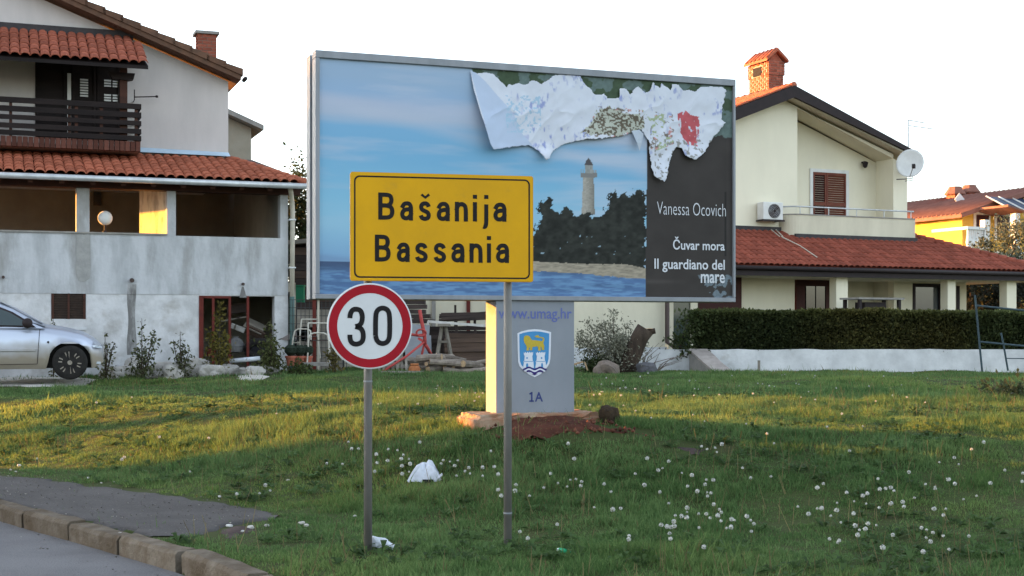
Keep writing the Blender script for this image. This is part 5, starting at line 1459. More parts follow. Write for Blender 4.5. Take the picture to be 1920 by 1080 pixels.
fs.append(tuple(list(range(np_))+list(range(2*np_-1, np_-1, -1)))); e_ = (len(xs_)-1)*st
fs.append(tuple([e_+k for k in list(range(np_))+list(range(2*np_-1, np_-1, -1))]))
body = MB().add(vs, fs).build('body', car_paint, car, smooth=True)
MB().box(-2.9, .40, -.60, .60, .2, .62).build('underbody', rubber, car)
# cabin
gx_ = [-.42,-.7,-.95,-1.2,-1.5,-1.9,-2.3,-2.65,-2.85,-3.0]
gt = [.95,1.12,1.26,1.36,1.415,1.43,1.41,1.36,1.24,.99]
vs = []; fs = []
def cabw(x, z):
    return (.80 - .27*max(0, (z-.93))/.5)*ip(x, [-3.0,-2.6,-1.0,-.42], [.93,.985,.99,.97])
for x, zt_ in zip(gx_, gt):
    sec = [(-cabw(x, .90), .90), (-cabw(x, (.93+zt_)/2), (.93+zt_)/2), (-cabw(x, zt_-.05), zt_-.05), (-cabw(x, zt_)*.86, zt_), (0, zt_+.025), (cabw(x, zt_)*.86, zt_), (cabw(x, zt_-.05), zt_-.05), (cabw(x, (.93+zt_)/2), (.93+zt_)/2), (cabw(x, .90), .90)]
    vs += [(x, y, z) for y, z in sec]
for i in range(len(gx_)-1):
    for k in range(8): fs.append((i*9+k, i*9+k+1, (i+1)*9+k+1, (i+1)*9+k))
MB().add(vs, fs).build('cabin', car_paint, car, smooth=True)
def side_panel(name, poly, mat, off=.006):
    for s in (-1, 1):
        MB().add([(x, s*(cabw(x, z)+off), z) for x, z in poly], [tuple(range(len(poly)))]).build(name, mat, car)
side_panel('side_window_seal', [(-.56,.915),(-.70,1.03),(-.95,1.185),(-1.2,1.29),(-1.45,1.345),(-1.62,1.36),(-1.62,.945)], dark_trim, .005)
side_panel('side_window', [(-.66,.945),(-.78,1.04),(-.98,1.165),(-1.22,1.265),(-1.45,1.32),(-1.585,1.335),(-1.585,.965)], car_glass, .012)
side_panel('rear_side_window', [(-1.68,.965),(-1.68,1.335),(-2.2,1.315),(-2.55,1.25),(-2.7,1.08),(-2.6,.98)], car_glass, .012)
MB().add([(-.46,-.68,.985),(-.46,.68,.985),(-1.17,.52,1.372),(-1.17,-.52,1.372)], [(0,1,2,3)]).build('windscreen', car_glass, car)
for s in (-1, 1):
    MB().box(-2.0, -.56, s*.835-.012, s*.835+.012, .50, .55).build('side_moulding', car_paint, car, bevel=.006)
    MB().tube([(-.50, s*.832, .88), (-.52, s*.838, .6), (-.54, s*.835, .28)], .005, 5).build('door_gap', dark_trim, car)
    MB().tube([(-1.72, s*.822, .92), (-1.74, s*.838, .6), (-1.72, s*.835, .28)], .005, 5).build('door_gap', dark_trim, car)
    MB().tube([(-.54, s*.835, .28), (-1.72, s*.835, .27)], .005, 5).build('door_gap', dark_trim, car)
    MB().lathe([(.02,0),(.02,.01)], 8, (-.36, s*.836-.005, .66), 'Y').build('indicator', dark_trim, car)
    mi = MB().lathe([(.02,-.05),(.075,-.03),(.09,.02),(.07,.05),(.02,.06)], 12, (-.70, s*.93, .99), 'Y').build('wing_mirror', dark_trim, car, smooth=True)
    MB().beam((-.66, s*.79, .95), (-.68, s*.93, .97), .04, .03).build('mirror_arm', dark_trim, mi)
    MB().add([(.38, s*.765, .60),(.46, s*.70, .60),(.535, s*.585, .585),(.55, s*.57, .55),(.47, s*.70, .555),(.39, s*.765, .57)], [(0,1,2,3,4,5)]).build('headlight', lamp_glass, car)
    MB().box(.44, .52, s*.62-.05, s*.62+.05, .27, .31).build('fog_lamp', lamp_glass, car)
    for xc in (0, -2.44):
        yo = s*.735
        wh = bpy.data.objects.new('wheel', None); COL.objects.link(wh); wh.parent = car; wh.location = (xc, yo, .30)
        MB().lathe([(.20,-.09),(.275,-.095),(.298,-.07),(.302,0),(.298,.07),(.275,.095),(.20,.09)], 32, (0,0,0), 'Y').build('tyre', rubber, wh, smooth=True)
        MB().lathe([(.195,-.06),(.205,-.02),(.205,.02),(.195,.06)], 28, (0,0,0), 'Y').build('wheel_well_disc', dark_gap, wh)
        m = MB()
        for k in range(12):
            t = 2*math.pi*k/12 + (.09 if k % 2 else -.09)
            m.beam((.03*math.cos(t), s*.075, .03*math.sin(t)), (.195*math.cos(t), s*.085, .195*math.sin(t)), .018, .02)
        m.lathe([(.045, s*.06), (.04, s*.095)], 12, (0,0,0), 'Y')
        m.build('rim', alloy, wh)
MB().box(.50, .575, -.3, .3, .3, .38).build('grille', dark_trim, car)

# ================================================================ saplings and shrubs by the left house
def sapling(label, px, yt, yb, Y, spread, n, size, ca, cb, seed, stems=3, group='young shrubs along the left house wall', name='sapling', lean=0.0, dens_pow=1.0):
    b = at(px, yb, Y); t_ = at(px, yt, Y); hh = t_.z-b.z
    o = thing(name, label, 'shrub', (b.x, Y, H(b.x, Y)-.03), 0, group)
    rg_ = np.random.default_rng(seed); pts = []
    m = MB()
    for s in range(stems):
        a = rg_.uniform(0, 6.28); sp = spread*rg_.uniform(.1, 1) if s else 0
        hs = hh*(1 if s == 0 else rg_.uniform(.5, .85))
        p = [(0, 0, 0), (sp*.5*math.cos(a)+lean*.3, sp*.5*math.sin(a), hs*.5), (sp*math.cos(a)+lean, sp*math.sin(a), hs)]
        m.tube(p, [.014, .010, .004], 5)
        k = n//stems
        t = rg_.random(k)**dens_pow*.9+.08
        q = np.where(t[:, None] < .5, np.array(p[0])*(1-2*t[:, None])+np.array(p[1])*2*t[:, None], np.array(p[1])*(2-2*t[:, None])+np.array(p[2])*(2*t[:, None]-1))
        pts.append(q + rg_.normal(size=(k, 3))*np.array([1, 1, .6])*spread*.42*(1.15-t[:, None]))
    m.build('stems', bark, o)
    pts = np.concatenate(pts)
    leaf_mesh('leaves', pts, size, leaf_cols(len(pts), ca, cb, seed, .35), o, seed, .5)
    return o
G1, G2 = (.06,.065,.03), (.13,.13,.065)
sapling('thin leafless looking sapling nearest the car bumper', 197, 598, 692, 26.3, .26, 230, .075, G1, G2, 1, 5, dens_pow=1.6)
sapling('leafy sapling growing against the damp stain on the wall', 266, 575, 692, 26.5, .34, 620, .075, (.055,.065,.03), (.13,.14,.07), 2, 6, dens_pow=1.7)
sapling('small bushy sapling midway between the damp stain and the basement gate', 338, 602, 692, 26.7, .3, 460, .075, (.06,.07,.035), (.14,.145,.08), 3, 6, dens_pow=1.3)
sapling('yellowish tall sapling in front of the red basement gate', 412, 548, 692, 27.0, .34, 760, .08, (.075,.07,.02), (.16,.13,.03), 4, 4)
sapling('dense green shrub at the right side of the basement gate', 508, 585, 692, 27.3, .4, 900, .08, (.045,.055,.02), (.11,.12,.045), 5, 7, dens_pow=1.6)
sapling('thin climbing stem beside the small basement window', 100, 552, 665, 27.05, .09, 120, .075, G1, G2, 6, 2)
sapling('low weedy shrub with rusty tips behind the speed limit sign', 628, 640, 700, 27.3, .22, 260, .08, (.06,.06,.02), (.15,.12,.04), 7, 4)
sapling('low dark weed clump in front of the mesh fence post', 560, 672, 704, 26.9, .35, 420, .07, (.03,.045,.015), (.07,.09,.03), 8, 6)
# pruned shrub with stump right of the pedestal
sapling('large loose shrub with small silvery leaves right of the pedestal', 1150, 560, 684, 30.6, .85, 6500, .06, (.14,.14,.10), (.25,.25,.19), 31, 18, None, 'silvery_shrub', dens_pow=.85)
sapling('dark low shrub at the foot of the silvery shrub', 1120, 648, 686, 30.2, .45, 900, .08, (.022,.035,.012), (.05,.065,.025), 32, 7, None, 'low_shrub')
b = at(1172, 690, 30.3); t_ = at(1206, 608, 30.3)
stp = thing('tree_stump', 'thick leaning cut trunk beside the silvery shrub', 'stump', (b.x, b.y, H(b.x, b.y)-.1))
tv = t_-b
MB().tube([(0,0,0),(tv.x*.35,0,tv.z*.4+.05),(tv.x*.8,0,tv.z*.8+.1),(tv.x+.05,0,tv.z+.1)], [.25,.2,.19,.2], 12).build('trunk', bark, stp, smooth=True)
MB().tube([(tv.x*.9,0,tv.z*.9+.1),(tv.x+.26,-.05,tv.z+.06)], [.08,.06], 8).build('branch_stub', bark, stp)
MB().lathe([(.17,0),(.16,.012)], 12, (tv.x+.05,0,tv.z+.105)).build('cut_face', log_end, stp)
# dry twigs by the low wall
for px, sd in ((1205, 51), (1230, 52)):
    b = at(px, 690, 30.8)
    tw = thing('dry_branch', 'bare dry branch leaning on the white base of the house, %s' % ('next to the stump' if px == 1205 else 'nearer the brown downpipe'), 'branch', (b.x, b.y, H(b.x, b.y)))
    rg_ = random.Random(sd); m = MB()
    for k in range(7):
        a = rg_.uniform(-.2, .9); l = rg_.uniform(.4, .8)
        m.tube([(0,0,0),(l*.5*math.sin(a),rg_.uniform(-.1,.1),l*.5*math.cos(a)),(l*1.1*math.sin(a+.3),rg_.uniform(-.1,.2),l*math.cos(a+.2))], [.012,.008,.003], 4)
    m.build('twigs', M('dry_twig', (.16,.13,.11), None, rough=.9) if px == 1205 else MATS['dry_twig'], tw)
# weeds right edge
p = pxg(1908, 750)
o = thing('weed_clump', 'dark leafy weed clump at the right edge of the lawn', 'weed', (p[0], p[1], H(*p)))
rg_ = np.random.default_rng(9); n_ = 1100
q = rg_.normal(size=(n_, 3))*np.array([.22,.18,.08]); q[:, 2] = np.abs(q[:, 2])*1.2+.02
leaf_mesh('leaves', q, .07, leaf_cols(n_, (.03,.045,.02), (.065,.08,.045), 9, .4), o, 9, .6)

# ================================================================ stones and rubble
rg_ = random.Random(4)
for k, (px, py, sxx, sz) in enumerate([(205,684,.2,.12),(232,684,.26,.13),(252,676,.17,.22),(270,690,.22,.12),(288,685,.2,.14),(308,683,.24,.15),(330,690,.2,.1),(348,682,.26,.17),(372,684,.24,.2),(392,690,.2,.13),(415,688,.18,.12),(500,690,.2,.1),(216,678,.18,.13),(244,688,.2,.15),(298,678,.18,.16),(322,680,.2,.16),(360,690,.2,.14),(383,676,.18,.14),(404,682,.16,.13),(428,686,.2,.14),(452,690,.22,.1),(476,690,.2,.12)]):
    b = at(px, py, 26.75+.3*(k % 3))
    rock('rubble_stone', 'grey broken stone in the rubble row below the left house wall', 'stone', (b.x, b.y, H(b.x, b.y)+sz*.8), (sxx, .16, sz), stone, 40+k, 'rubble stones along the left house wall', jag=.4)
p = at(1139, 690, 29.4)
rock('boulder', 'large pale boulder in the grass right of the pedestal', 'boulder', (p.x, p.y, H(p.x, p.y)+.08), (.27,.2,.18), stone_brown, 71, jag=.4)
p = at(1212, 692, 29.8)
rock('boulder', 'dark grey boulder in the grass under the dry branches', 'boulder', (p.x, p.y, H(p.x, p.y)+.06), (.2,.16,.14), M('stone_dark', (.11,.11,.12), (.07,.07,.075), scale=6, rough=.95), 72, jag=.4)
for i, (px, py, s_) in enumerate([(36,876,.05),(20,884,.03),(30,887,.025),(166,899,.035),(190,908,.02),(215,907,.02),(412,935,.03),(565,986,.05),(575,990,.04),(665,972,.03),(225,1035,.02),(540,905,.03),(430,990,.045),(470,994,.05),(500,990,.04),(455,1000,.03)]):
    p = pxg(px, py)
    rock('pebble', 'small pale stone lying at the edge of the pavement and grass', 'stone', (p[0], p[1], H(*p)+s_*.12+.012), (s_*.6, s_*.5, s_*.3), stone if i % 3 else M('pale%d' % i, (.5,.5,.48), None, rough=.9), 90+i, 'small pale stones near the pavement', sub=2)
# white pipe, planks at the basement
a_, b_ = at(431, 677, 27.2), at(488, 672, 27.2)
tag(MB().tube([a_, b_], .045, 12).build('plastic_pipe', plastic_white, None, smooth=True), 'white plastic pipe lying on the stones before the red gate', 'pipe')
def clutter(name, label, cat, px, py, Y, parts):
    b = at(px, py, Y)
    t = thing(name, label, cat, b)
    for pn, mb_, mt in parts: mb_.build(pn, mt, t)
    return t
rot = lambda x, y, z: (Matrix.Rotation(R(z), 3, 'Z') @ Matrix.Rotation(R(y), 3, 'Y') @ Matrix.Rotation(R(x), 3, 'X'))
clutter('wooden_crate', 'tilted grey wooden crate inside the basement opening', 'crate', 478, 612, 29.3, [('side', MB().obox((0,0,0), (.42,.3,.03), rot(40,25,0)), plank_grey), ('side', MB().obox((.02,-.05,-.14), (.42,.03,.22), rot(40,25,0)), plank_brown), ('slat', MB().obox((.03,-.06,-.02), (.36,.05,.05), rot(40,25,0)), plank_grey)])
clutter('board', 'pale board slanting in the basement opening', 'board', 446, 615, 29.2, [('plank', MB().obox((0,0,0), (.30,.04,.10), rot(20,22,0)), plank_white), ('batten', MB().obox((-.05,-.05,.02), (.03,.03,.11), rot(20,22,0)), plank_grey)])
clutter('cardboard_box', 'brown box in the upper part of the basement opening', 'box', 445, 580, 29.5, [('body', MB().obox((0,0,0), (.42,.3,.16), rot(0,-8,5)), plank_dark), ('lid', MB().obox((.0,-.02,.1), (.46,.34,.03), rot(0,-8,5)), plank_brown)])
clutter('board', 'long grey board lying under the brown box in the basement', 'board', 440, 598, 29.3, [('plank', MB().obox((0,0,0), (.6,.2,.03), rot(0,-10,5)), plank_grey), ('batten', MB().obox((.1,-.1,.03), (.05,.06,.04), rot(0,-10,5)), plank_dark)])
clutter('sack', 'grey sack slumped on the basement floor behind the bars', 'sack', 442, 648, 29.0, [('bag', MB().lathe([(.02,-.15),(.17,-.13),(.2,0),(.13,.12),(.05,.17),(.07,.2)], 12), M('sackcloth', (.20,.20,.20), (.13,.13,.13), scale=9, rough=.95, bump=.6))])
ty = MB().tube([(.26*math.cos(t), 0, .26*math.sin(t)*.6) for t in [2*math.pi*k/24 for k in range(25)]], .085, 10, False)
clutter('tyre', 'dark tyre lying on the basement floor at the right', 'tyre', 487, 655, 28.9, [('carcass', ty, rubber), ('rim_disc', MB().lathe([(.17,-.03),(.17,.03)], 16, (0,0,0), 'Y'), dark_gap)])
clutter('red_can', 'small dull red can on the basement floor', 'can', 396, 668, 28.6, [('body', MB().lathe([(.09,0),(.09,.14),(.07,.16)], 12), rust_red), ('lid', MB().lathe([(.05,.161),(.05,.18)], 10), dark_trim)])

# ================================================================ mesh fence, chairs, pots
Yf = 28.7
x0, x1 = at(541, 0, Yf).x, at(650, 0, Yf).x; zf0, zf1 = .75, at(0, 562, Yf).z
mf = thing('mesh_fence', 'rusty wire mesh fence between the left house and the timber pile', 'fence', (x0, Yf, 0))
nw = 14
for k in range(nw+1):
    x = (x1-x0)*k/nw; MB().tube([(x, 0, zf0), (x, 0, zf1)], .006, 4).build('wire', wire_mat, mf)
for k in range(10):
    z = zf0+(zf1-zf0)*k/9; MB().tube([(0, -.008, z), (x1-x0, -.008, z)], .006, 4).build('wire', wire_mat, mf)
xp = at(590, 0, Yf).x-x0
MB().box(xp-.035, xp+.035, -.07, -.01, .5, at(0, 560, Yf).z).build('fence_post', rust_red, mf)
MB().box(xp-.03, xp+.26, -.1, .06, at(0, 562, Yf).z, at(0, 556, Yf).z).box(xp+.06, xp+.1, -.04, .0, .5, at(0, 562, Yf).z).build('post_cap', pipe_cream, mf)
MB().box(at(553,0,Yf).x-x0, at(640,0,Yf).x-x0, .25, .3, .7, at(0,580,Yf).z).build('board_screen', plank_grey, mf)
bn = at(557, 541, 31)
clutter('green_bin', 'green plastic box behind the downpipe of the left house', 'box', 559, 552, 31.5, [('body', MB().box(-.14,.14,-.1,.1,-.18,.18), M('bin_green', (.02,.13,.07), None, rough=.5)), ('rim', MB().box(-.16,.16,-.12,.12,.181,.21), MATS['bin_green'])])
def chair(label, px, py, Y, rz, s=1.0):
    b = at(px, py, Y); t = thing('metal_chair', label, 'chair', (b.x, b.y, b.z), R(rz), 'old white tube chairs by the mesh fence')
    for sx_ in (-.2, .2):
        MB().tube([(sx_*1.15,-.2,0),(sx_,-.12,.45*s),(sx_*.9,-.1,.56*s)], .016, 6).build('leg', white_tube, t)
        MB().tube([(sx_*1.15,.22,0),(sx_,.15,.5*s),(sx_,.22,.8*s)], .016, 6).build('leg', white_tube, t)
    MB().tube([(-.18,-.1,.56*s),(-.1,-.1,.6*s),(.1,-.1,.6*s),(.18,-.1,.56*s)], .016, 6).build('front_bar', white_tube, t)
    MB().tube([(-.21,-.15,.32*s),(-.22,.18,.32*s)], .013, 6).build('side_bar', white_tube, t)
    MB().tube([(-.2,.22,.8*s),(.2,.22,.8*s)], .016, 6).build('back_bar', white_tube, t)
    MB().box(-.19,.19,-.1,.15,.44*s,.46*s).build('seat', plank_dark, t)
chair('old white tube chair frame standing right of the rusty fence post', 597, 680, 28.0, 10)
chair('old white tube chair frame half hidden behind the rusty fence post', 572, 672, 28.3, -20)
clutter('covered_wheelbarrow', 'wheelbarrow under a pinkish grey cover behind the fence post', 'wheelbarrow', 572, 632, 29.2, [('cover', MB().prism([(-.5,-.05),(-.2,.12),(.0,.22),(.3,.2),(.36,.0),(.2,-.1)], -.25, .3), M('tarp', (.26,.22,.21), (.18,.16,.15), scale=5, rough=.8)), ('tray', MB().prism([(-.3,-.1),(.3,-.1),(.2,-.35),(-.15,-.35)], -.2, .25), dark_trim), ('leg', MB().tube([(.2,0,-.3),(.25,0,-.6)], .02, 6), dark_trim)])
for k, px in enumerate((545, 562, 576)):
    clutter('flower_pot', 'terracotta flower pot with dark plant, %s of the three by the fence' % ('left', 'middle', 'right')[k], 'flower pot', px, 686, 27.7+.1*k, [('pot', MB().lathe([(.07,0),(.1,.16),(.115,.16),(.115,.2),(.09,.2)], 14), terracotta), ('plant', MB().lathe([(.05,.2),(.12,.27),(.13,.36),(.06,.42)], 9), M('potplant%d' % k, (.012,.02,.012), (.03,.04,.03), scale=30, rough=.9, bump=1))])
clutter('concrete_slab', 'grey slab on the ground under the tube chairs', 'slab', 598, 682, 27.9, [('slab', MB().box(-.3,.3,-.2,.2,-.03,.03), concrete), ('edge', MB().box(-.31,.31,-.21,-.201,-.04,.02), concrete)])

# ================================================================ junk yard under the billboard
Yj = 30.0
def plank_pile(name, label, cat, px0, px1, rows, Y, mat, ystart, dy, hgt_px, depth=.5, jitter=6):
    t = thing(name, label, cat, at((px0+px1)/2, ystart, Y))
    b = at((px0+px1)/2, ystart, Y)
    for k in range(rows):
        a = at(px0+random.uniform(-jitter, jitter), ystart-k*dy, Y)-b; c = at(px1+random.uniform(-jitter, jitter), ystart-k*dy-hgt_px, Y)-b
        MB().obox(((a.x+c.x)/2, random.uniform(-.06,.06), (a.z+c.z)/2), (c.x-a.x, depth, abs(c.z-a.z)), rot(0, random.uniform(-1.2,1.2), 0)).build('plank', mat, t)
    return t
plank_pile('beam_stack', 'stack of dark beams behind the red stand, right of the speed limit sign', 'beams', 752, 803, 5, 32.4, plank_dark, 606, 9, 7.6)
plank_pile('shadow_filler_planks', 'dark planks filling in for the shadow behind the logs and trestle', 'timber', 752, 925, 9, 32.9, plank_dark, 684, 8, 8.0, .4, 10)  # dark planks added in place of the shadow behind the clutter
t = plank_pile('timber_stack', 'stack of brown timber planks left of the pedestal', 'planks', 838, 925, 6, 31.2, plank_brown, 676, 8.5, 8.2)
t = thing('beam_rack', 'heap of dark rough beams lying on top of the rack left of the pedestal', 'beams', at(870, 600, 31.5))
b = at(870, 600, 31.5)
for k in range(9):
    a, c = at(830+random.uniform(-6,16), 600-k*1.3+random.uniform(-2,2), 31.5)-b, at(925, 596-k*1.2+random.uniform(-3,3), 31.5)-b
    y = random.uniform(-.25,.25)
    MB().beam((a.x, y, a.z), (c.x, y+random.uniform(-.1,.1), c.z), .07, .06).build('beam', plank_dark, t)
for px in (826, 855, 890):
    a = at(px, 598, 31.6)-b; MB().beam((a.x, .1, a.z), (a.x+.05, .1, a.z-1.0), .06, .06).build('rack_leg', plank_dark, t)
a = at(828, 590, 31.5)-b; MB().beam((a.x,0,a.z),(a.x+.5,0,a.z-.03),.04,.04).beam((a.x+.02,0,a.z),(a.x-.01,0,a.z-.3),.03,.03).build('rack_bar', dark_trim, t)
a = at(854, 572, 31.8)-b; MB().beam((a.x,.2,a.z),(a.x,.2,a.z-.5),.05,.05).build('upright', plank_dark, t)
t = thing('long_plank', 'long white painted plank lying across the trestles left of the pedestal', 'plank', at(860, 607, 30.2)); b = at(860, 607, 30.2)
a, c = at(806, 603, 30.2)-b, at(925, 612, 30.2)-b
MB().beam(a, c, .2, .055).build('board', plank_white, t)
MB().obox(a+Vector((-.03,0,-.02)), (.05,.21,.1), rot(0,20,0)).build('end_block', plank_white, t)
for px, lab in ((832, 'pale wooden trestle holding the white plank, in front of the timber stack'),):
    b = at(px, 664, 30.2)
    t = thing('trestle', lab, 'trestle', b)
    zz = at(0, 612, 30.2).z-b.z
    for s_, e_x in ((-1, -.14), (1, .16)):
        for y in (-.15, .15): MB().beam((e_x, y*1.3, -.05), (s_*.04, y*.6, zz), .05, .05).build('leg', plank_grey, t)
    MB().box(-.12,.14,-.25,.25,zz-.0,zz+.06).build('top_bar', plank_grey, t)
    MB().beam((-.1,-.16,zz*.45),(.12,-.16,zz*.45),.03,.05).build('cross_bar', plank_grey, t)
# grey sheet panels
t = thing('sheet_panel', 'grey metal sheets leaning behind the red stand', 'panel', at(783, 665, 31.6)); b = at(783, 665, 31.6)
MB().obox((-.05,0,.42), (.62,.03,.55), rot(-10,4,0)).build('sheet', M('zinc', (.30,.31,.33), (.24,.25,.27), scale=3, rough=.5, metal=.3), t)
MB().obox((.02,-.08,.18), (.6,.03,.5), rot(-14,-3,0)).build('sheet', MATS['zinc'], t)
MB().obox((.15,.05,.8), (.5,.05,.04), rot(0,5,0)).build('top_strip', plank_dark, t)
# red stand
Yr = 29.2; b = at(795, 640, Yr)
t = thing('red_stand', 'red tubular metal stand with long slanting leg beside the log pile', 'stand', b)
def rp(px, py, dy=0): return at(px, py, Yr+dy)-b
MB().tube([rp(787,581), rp(790,600), rp(796,628), rp(797,645)], .038, 8).build('post', paint_red, t, smooth=True)
MB().tube([rp(797,640), rp(762,668,-.3), rp(712,700,-.7)], .026, 8).build('long_leg', paint_red, t, smooth=True)
MB().tube([rp(797,640), rp(790,668,.1), rp(783,692,.2)], .024, 8).build('leg', paint_red, t, smooth=True)
MB().tube([rp(797,645), rp(803,655,.2), rp(812,672,.5)], .036, 8).build('leg', paint_red, t, smooth=True)
MB().tube([rp(770,627), rp(785,629), rp(797,627)], .03, 8).build('cross_arm', paint_red, t, smooth=True)
c = rp(790, 624)
MB().tube([(c.x+.10*math.cos(q), -.05, c.z+.07*math.sin(q)) for q in [2*math.pi*k/16 for k in range(17)]], .022, 6).build('winch_wheel', paint_red, t, smooth=True)
MB().beam(rp(784,634), rp(797,642), .05, .05).build('brace', paint_red, t)
# pallets
def pallet(label, px, py, Y, rx, rz, n, w, l):
    b = at(px, py, Y); t = thing('pallet', label, 'pallet', b); 
    q = rot(rx, 0, rz)
    for k in range(n):
        x = -w/2 + (k+.5)*w/n
        MB().obox(q@Vector((x, 0, .03)), (w/n*.55, l, .02), q).build('slat', plank_grey if rx else plank_white, t)
    for y in (-l/2+.05, 0, l/2-.05): MB().obox(q@Vector((0, y, -.02)), (w, .07, .07), q).build('bearer', plank_grey, t)
pallet('slatted pallet leaning tilted behind the bottom of the speed limit sign', 732, 688, 28.8, 62, 8, 8, .75, .45)
b = at(755, 703, 28.2)
t = thing('pallet', 'flat pallet lying on the grass in front of the red stand', 'pallet', b)
for k in range(5): MB().box(-.42,.42,-.3+k*.14,-.2+k*.14,.05,.075).build('slat', plank_grey, t)
for x in (-.36, -.05, .32): MB().box(x-.05,x+.05,-.3,.36,-.05,.049).build('block', plank_grey, t)
b = at(777, 697, 28.6)
t = thing('clay_pot', 'round orange clay pot lying between pallet and logs', 'pot', b)
MB().lathe([(.03,-.13),(.1,-.12),(.14,0),(.1,.12),(.07,.13)], 16).build('body', ochre_pot, t, smooth=True)
MB().lathe([(.085,.131),(.095,.15),(.085,.17)], 16).build('rim', ochre_pot, t, smooth=True)
# logs
rg_ = random.Random(77)
spots = [(800,700),(818,699),(838,700),(858,698),(876,698),(808,690),(828,690),(848,689),(868,690),(795,680),(815,681),(838,681),(858,680),(805,671),(826,672),(846,672),(892,694),(905,696),(886,684),(900,680)]
for k, (px, py) in enumerate(spots):
    b = at(px, py, 28.9+rg_.uniform(-.2,.3))
    rr = rg_.uniform(.045,.085); ln = rg_.uniform(.5,.8)
    t = thing('log', 'split grey firewood log in the heap left of the pedestal', 'log', b, R(rg_.choice([rg_.uniform(-25,25), rg_.uniform(20,70)])), 'firewood logs in the heap')
    tz = rg_.uniform(-.06,.06)
    MB().tube([(-ln/2,0,-tz),(0,0,.01),(ln/2,0,tz)], [rr, rr*.95, rr*.85], 8, False).build('bark', log_mat, t)
    for s_ in (-1, 1): MB().tube([(s_*ln/2*.97,0,s_*tz),(s_*(ln/2+.004),0,s_*tz)], rr*(.93 if s_ < 0 else .83), 8).build('cut_end', log_end, t)
# bits of board by the shrub
p = at(1084, 684, 29.6)
t = thing('broken_board', 'broken yellowish boards lying right of the pedestal', 'boards', p)
MB().beam((-.2,0,-.02),(.1,.1,.06),.08,.03).build('board', log_end, t); MB().beam((.14,0,.06),(.2,0,-.12),.06,.03).build('board', log_end, t)

# ================================================================ step ramp, tubular rail, small post
Ys = 31.0
st_ = thing('stone_steps', 'short flight of pale slab steps leading up to the low white wall', 'steps', at(1340, 690, Ys)); b = at(1340, 690, Ys)
q4 = [((1291,654),(1326,654)), ((1306,667),(1341,667)), ((1320,680),(1354,680)), ((1336,693),(1370,692)), ((1352,706),(1384,706))]
for k in range(4):
    (l0, r0), (l1, r1) = q4[k], q4[k+1]
    y0_, y1_ = 31.7-k*.35, 31.7-(k+1)*.35
    A, B, C_, D = at(*l0, y0_)-b, at(*r0, y0_)-b, at(*r1, y1_)-b, at(*l1, y1_)-b
    up = Vector((0,0,-.05)); g = .008
    vs = [A+Vector((0,-g,0)), B+Vector((0,-g,0)), C_+Vector((0,g,0)), D+Vector((0,g,0))]
    MB().add(vs+[v+up for v in vs], [(0,1,2,3),(7,6,5,4),(0,4,5,1),(1,5,6,2),(2,6,7,3),(3,7,4,0)]).build('slab', M('slab_pale', (.33,.30,.27), (.25,.22,.20), scale=6, rough=.95, bump=.4, rnd=.15) if k == 0 else MATS['slab_pale'], st_)
A, D = at(1290,656,31.7)-b, at(1352,708,30.3)-b
MB().add([A+Vector((.03,0,-.06)), D+Vector((.03,0,-.05)), Vector((D.x+.03,D.y,-.4)), Vector((A.x+.03,A.y,-.4)), A+Vector((.35,0,-.06)), D+Vector((.35,0,-.05)), Vector((D.x+.35,D.y,-.4)), Vector((A.x+.35,A.y,-.4))],
         [(0,1,2,3),(7,6,5,4),(0,4,5,1),(1,5,6,2),(2,6,7,3),(3,7,4,0)]).build('step_base', concrete, st_)
p = at(1423, 715, 30.0)
t = thing('wooden_stake', 'small wooden stake standing in front of the low white wall', 'stake', (p.x, p.y, H(p.x, p.y)))
MB().box(-.025,.025,-.02,.02,-.2,.26).build('stake', plank_grey, t); MB().box(-.026,.026,-.021,.021,.26,.28).build('top', plank_grey, t)
Yp = 30.8; b = at(1840, 690, Yp)
t = thing('tubular_rail', 'blue grey tubular metal rail standing at the right end of the hedge', 'rail', b)
def tp(px, py): return at(px, py, Yp)-b
MB().tube([tp(1842,700), tp(1836,640), tp(1828,553)], .024, 8).build('post', rail_blue, t)
MB().tube([tp(1890,695), tp(1884,660), tp(1877,624)], .022, 8).build('post', rail_blue, t)
MB().tube([tp(1831,573), tp(1880,578), tp(1960,586)], .022, 8).build('rail', rail_blue, t)
MB().tube([tp(1838,641), tp(1900,647), tp(1960,652)], .022, 8).build('rail', rail_blue, t)
MB().tube([tp(1888,672), tp(1960,673)], .012, 6).build('rail', rail_blue, t)
# porch table and plants
p = at(1635, 560, 36.8)
t = thing('porch_table', 'dark table on the porch, just above the hedge', 'table', (p.x, p.y, .8), RH.th)
MB().box(-.75,.75,-.4,.4,p.z-.83,p.z-.78).build('table_top', concrete, t)
for a, c in ((-.65,-.3),(.65,-.3),(-.65,.3),(.65,.3)): MB().box(a-.04,a+.04,c-.04,c+.04,0,p.z-.83).build('leg', dark_trim, t)
MB().box(-.4,.3,-.2,.2,p.z-1.15,p.z-.9).build('drawer_box', dark_trim, t)
sapling('pale potted yucca like plant by the porch door above the hedge', 1533, 540, 600, 35.2, .3, 160, .16, (.14,.15,.14), (.22,.23,.22), 61, 6, None, 'porch_plant')

